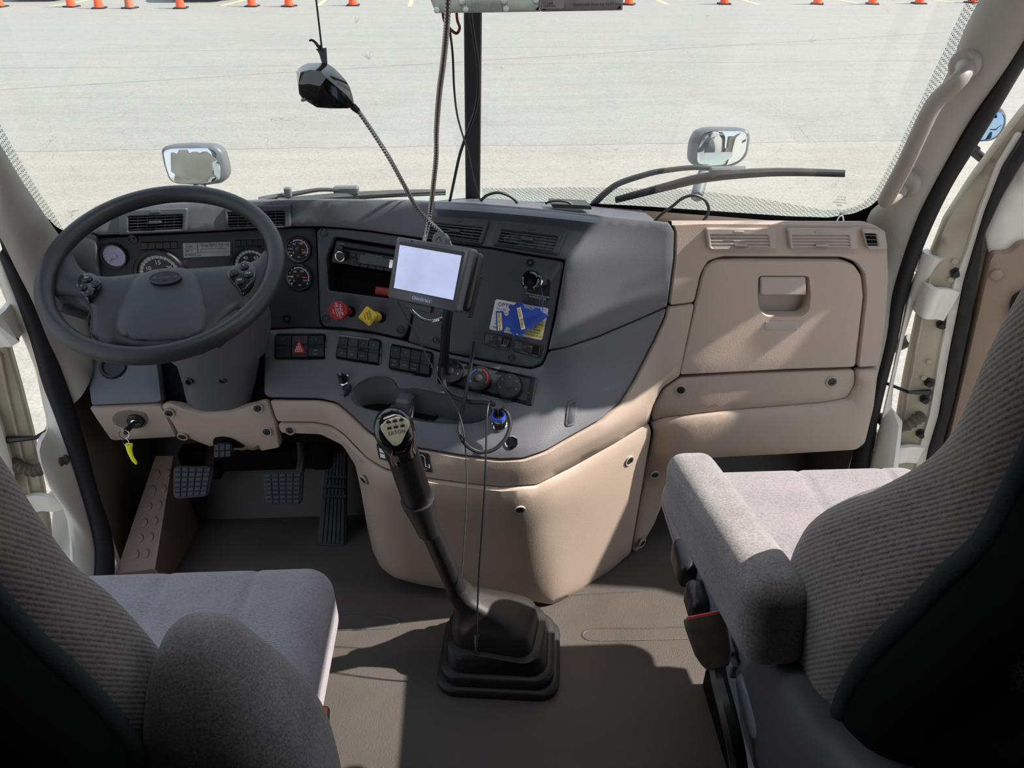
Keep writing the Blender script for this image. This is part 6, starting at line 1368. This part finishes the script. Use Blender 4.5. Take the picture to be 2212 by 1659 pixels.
def car(label, px, y, m, yaw=0.0, dy=0.0):
    c = PY(px, y); c = np.array([PZ(px, GZ0)[0], y, GZ0]) if dy == 0 else c; X0 = c[0]
    t = thing('car', (X0, y, GZ0), label, 'car', 'parked cars')
    a = yaw; R2 = lambda x, yy, z: np.array([X0+x*math.cos(a)-yy*math.sin(a), y+x*math.sin(a)+yy*math.cos(a), GZ0+z])
    # body: lofted stations along the length (front at 0)
    st = [(0, .74, .28, .62), (.12, .84, .22, .74), (.5, .9, .2, .86), (1.3, .92, .2, .95), (2.6, .92, .2, .98), (3.8, .90, .22, .97), (4.3, .84, .28, .92), (4.45, .76, .34, .84)]
    b = MB(); b.loft([[R2(x, yy, z) for x, z in rrect(-w_, lo, w_, hi, .14, 4)] for yy, w_, lo, hi in st]); b.build('body', m, t, 50)
    gr = [(1.15, .80, .90, .94), (1.9, .68, .92, 1.38), (2.5, .66, .92, 1.46), (3.3, .66, .92, 1.42), (4.1, .72, .9, .98)]
    b = MB(); b.loft([[R2(x, yy, z) for x, z in rrect(-w_, lo, w_, hi, .02, 2)] for yy, w_, lo, hi in gr]); b.build('cabin_glass', 'glassdark', t, 40)
    b = MB(); b.loft([[R2(x, yy, z) for x, z in rrect(-w_, z0, w_, z0+.03, .012, 2)] for yy, w_, z0 in ((1.95, .62, 1.385), (2.5, .62, 1.46), (3.3, .6, 1.425))]); b.build('roof', m, t, 40)
    for sx_ in (-1, 1):
        for yy in (.85, 3.55):
            wo = MB().lathe([(.20, -.11), (.31, -.11), (.335, -.08), (.335, .08), (.31, .11), (.22, .115)], R2(sx_*.80, yy, .335), R2(1, 0, 0)-R2(0, 0, 0), 28).build('wheel', 'tyre', t, 40)
            MB().lathe([(.215, .0), (.21, .03), (.06, .035), (0, .03)], R2(sx_*.89, yy, .335), (R2(1, 0, 0)-R2(0, 0, 0))*sx_, 20).build('rim', 'chrome', wo, 40)
        MB().box(R2(sx_*.58, .08, .62), (.34, .14, .13), (R2(1, 0, 0)-R2(0, 0, 0), R2(0, 1, 0)-R2(0, 0, 0), (0, 0, 1)), .04).build('headlight', 'print', t)
    b = MB(); b.box(R2(0, .03, .52), (.9, .1, .16), (R2(1, 0, 0)-R2(0, 0, 0), R2(0, 1, 0)-R2(0, 0, 0), (0, 0, 1)), .03); b.build('grille', 'black', t)
    return t
car('silver car behind the cones at the far left', (58, 8), 26.4, 'car_s')
car('dark car standing further back, left of the front-facing car', (290, 0), 29.5, 'car_d', 0, 0)
car('silver-grey car facing the truck behind an orange cone', (424, 6), 26.0, 'car_s')
car('dark car behind the cones at the right', (1705, 0), 28.2, 'car_d')
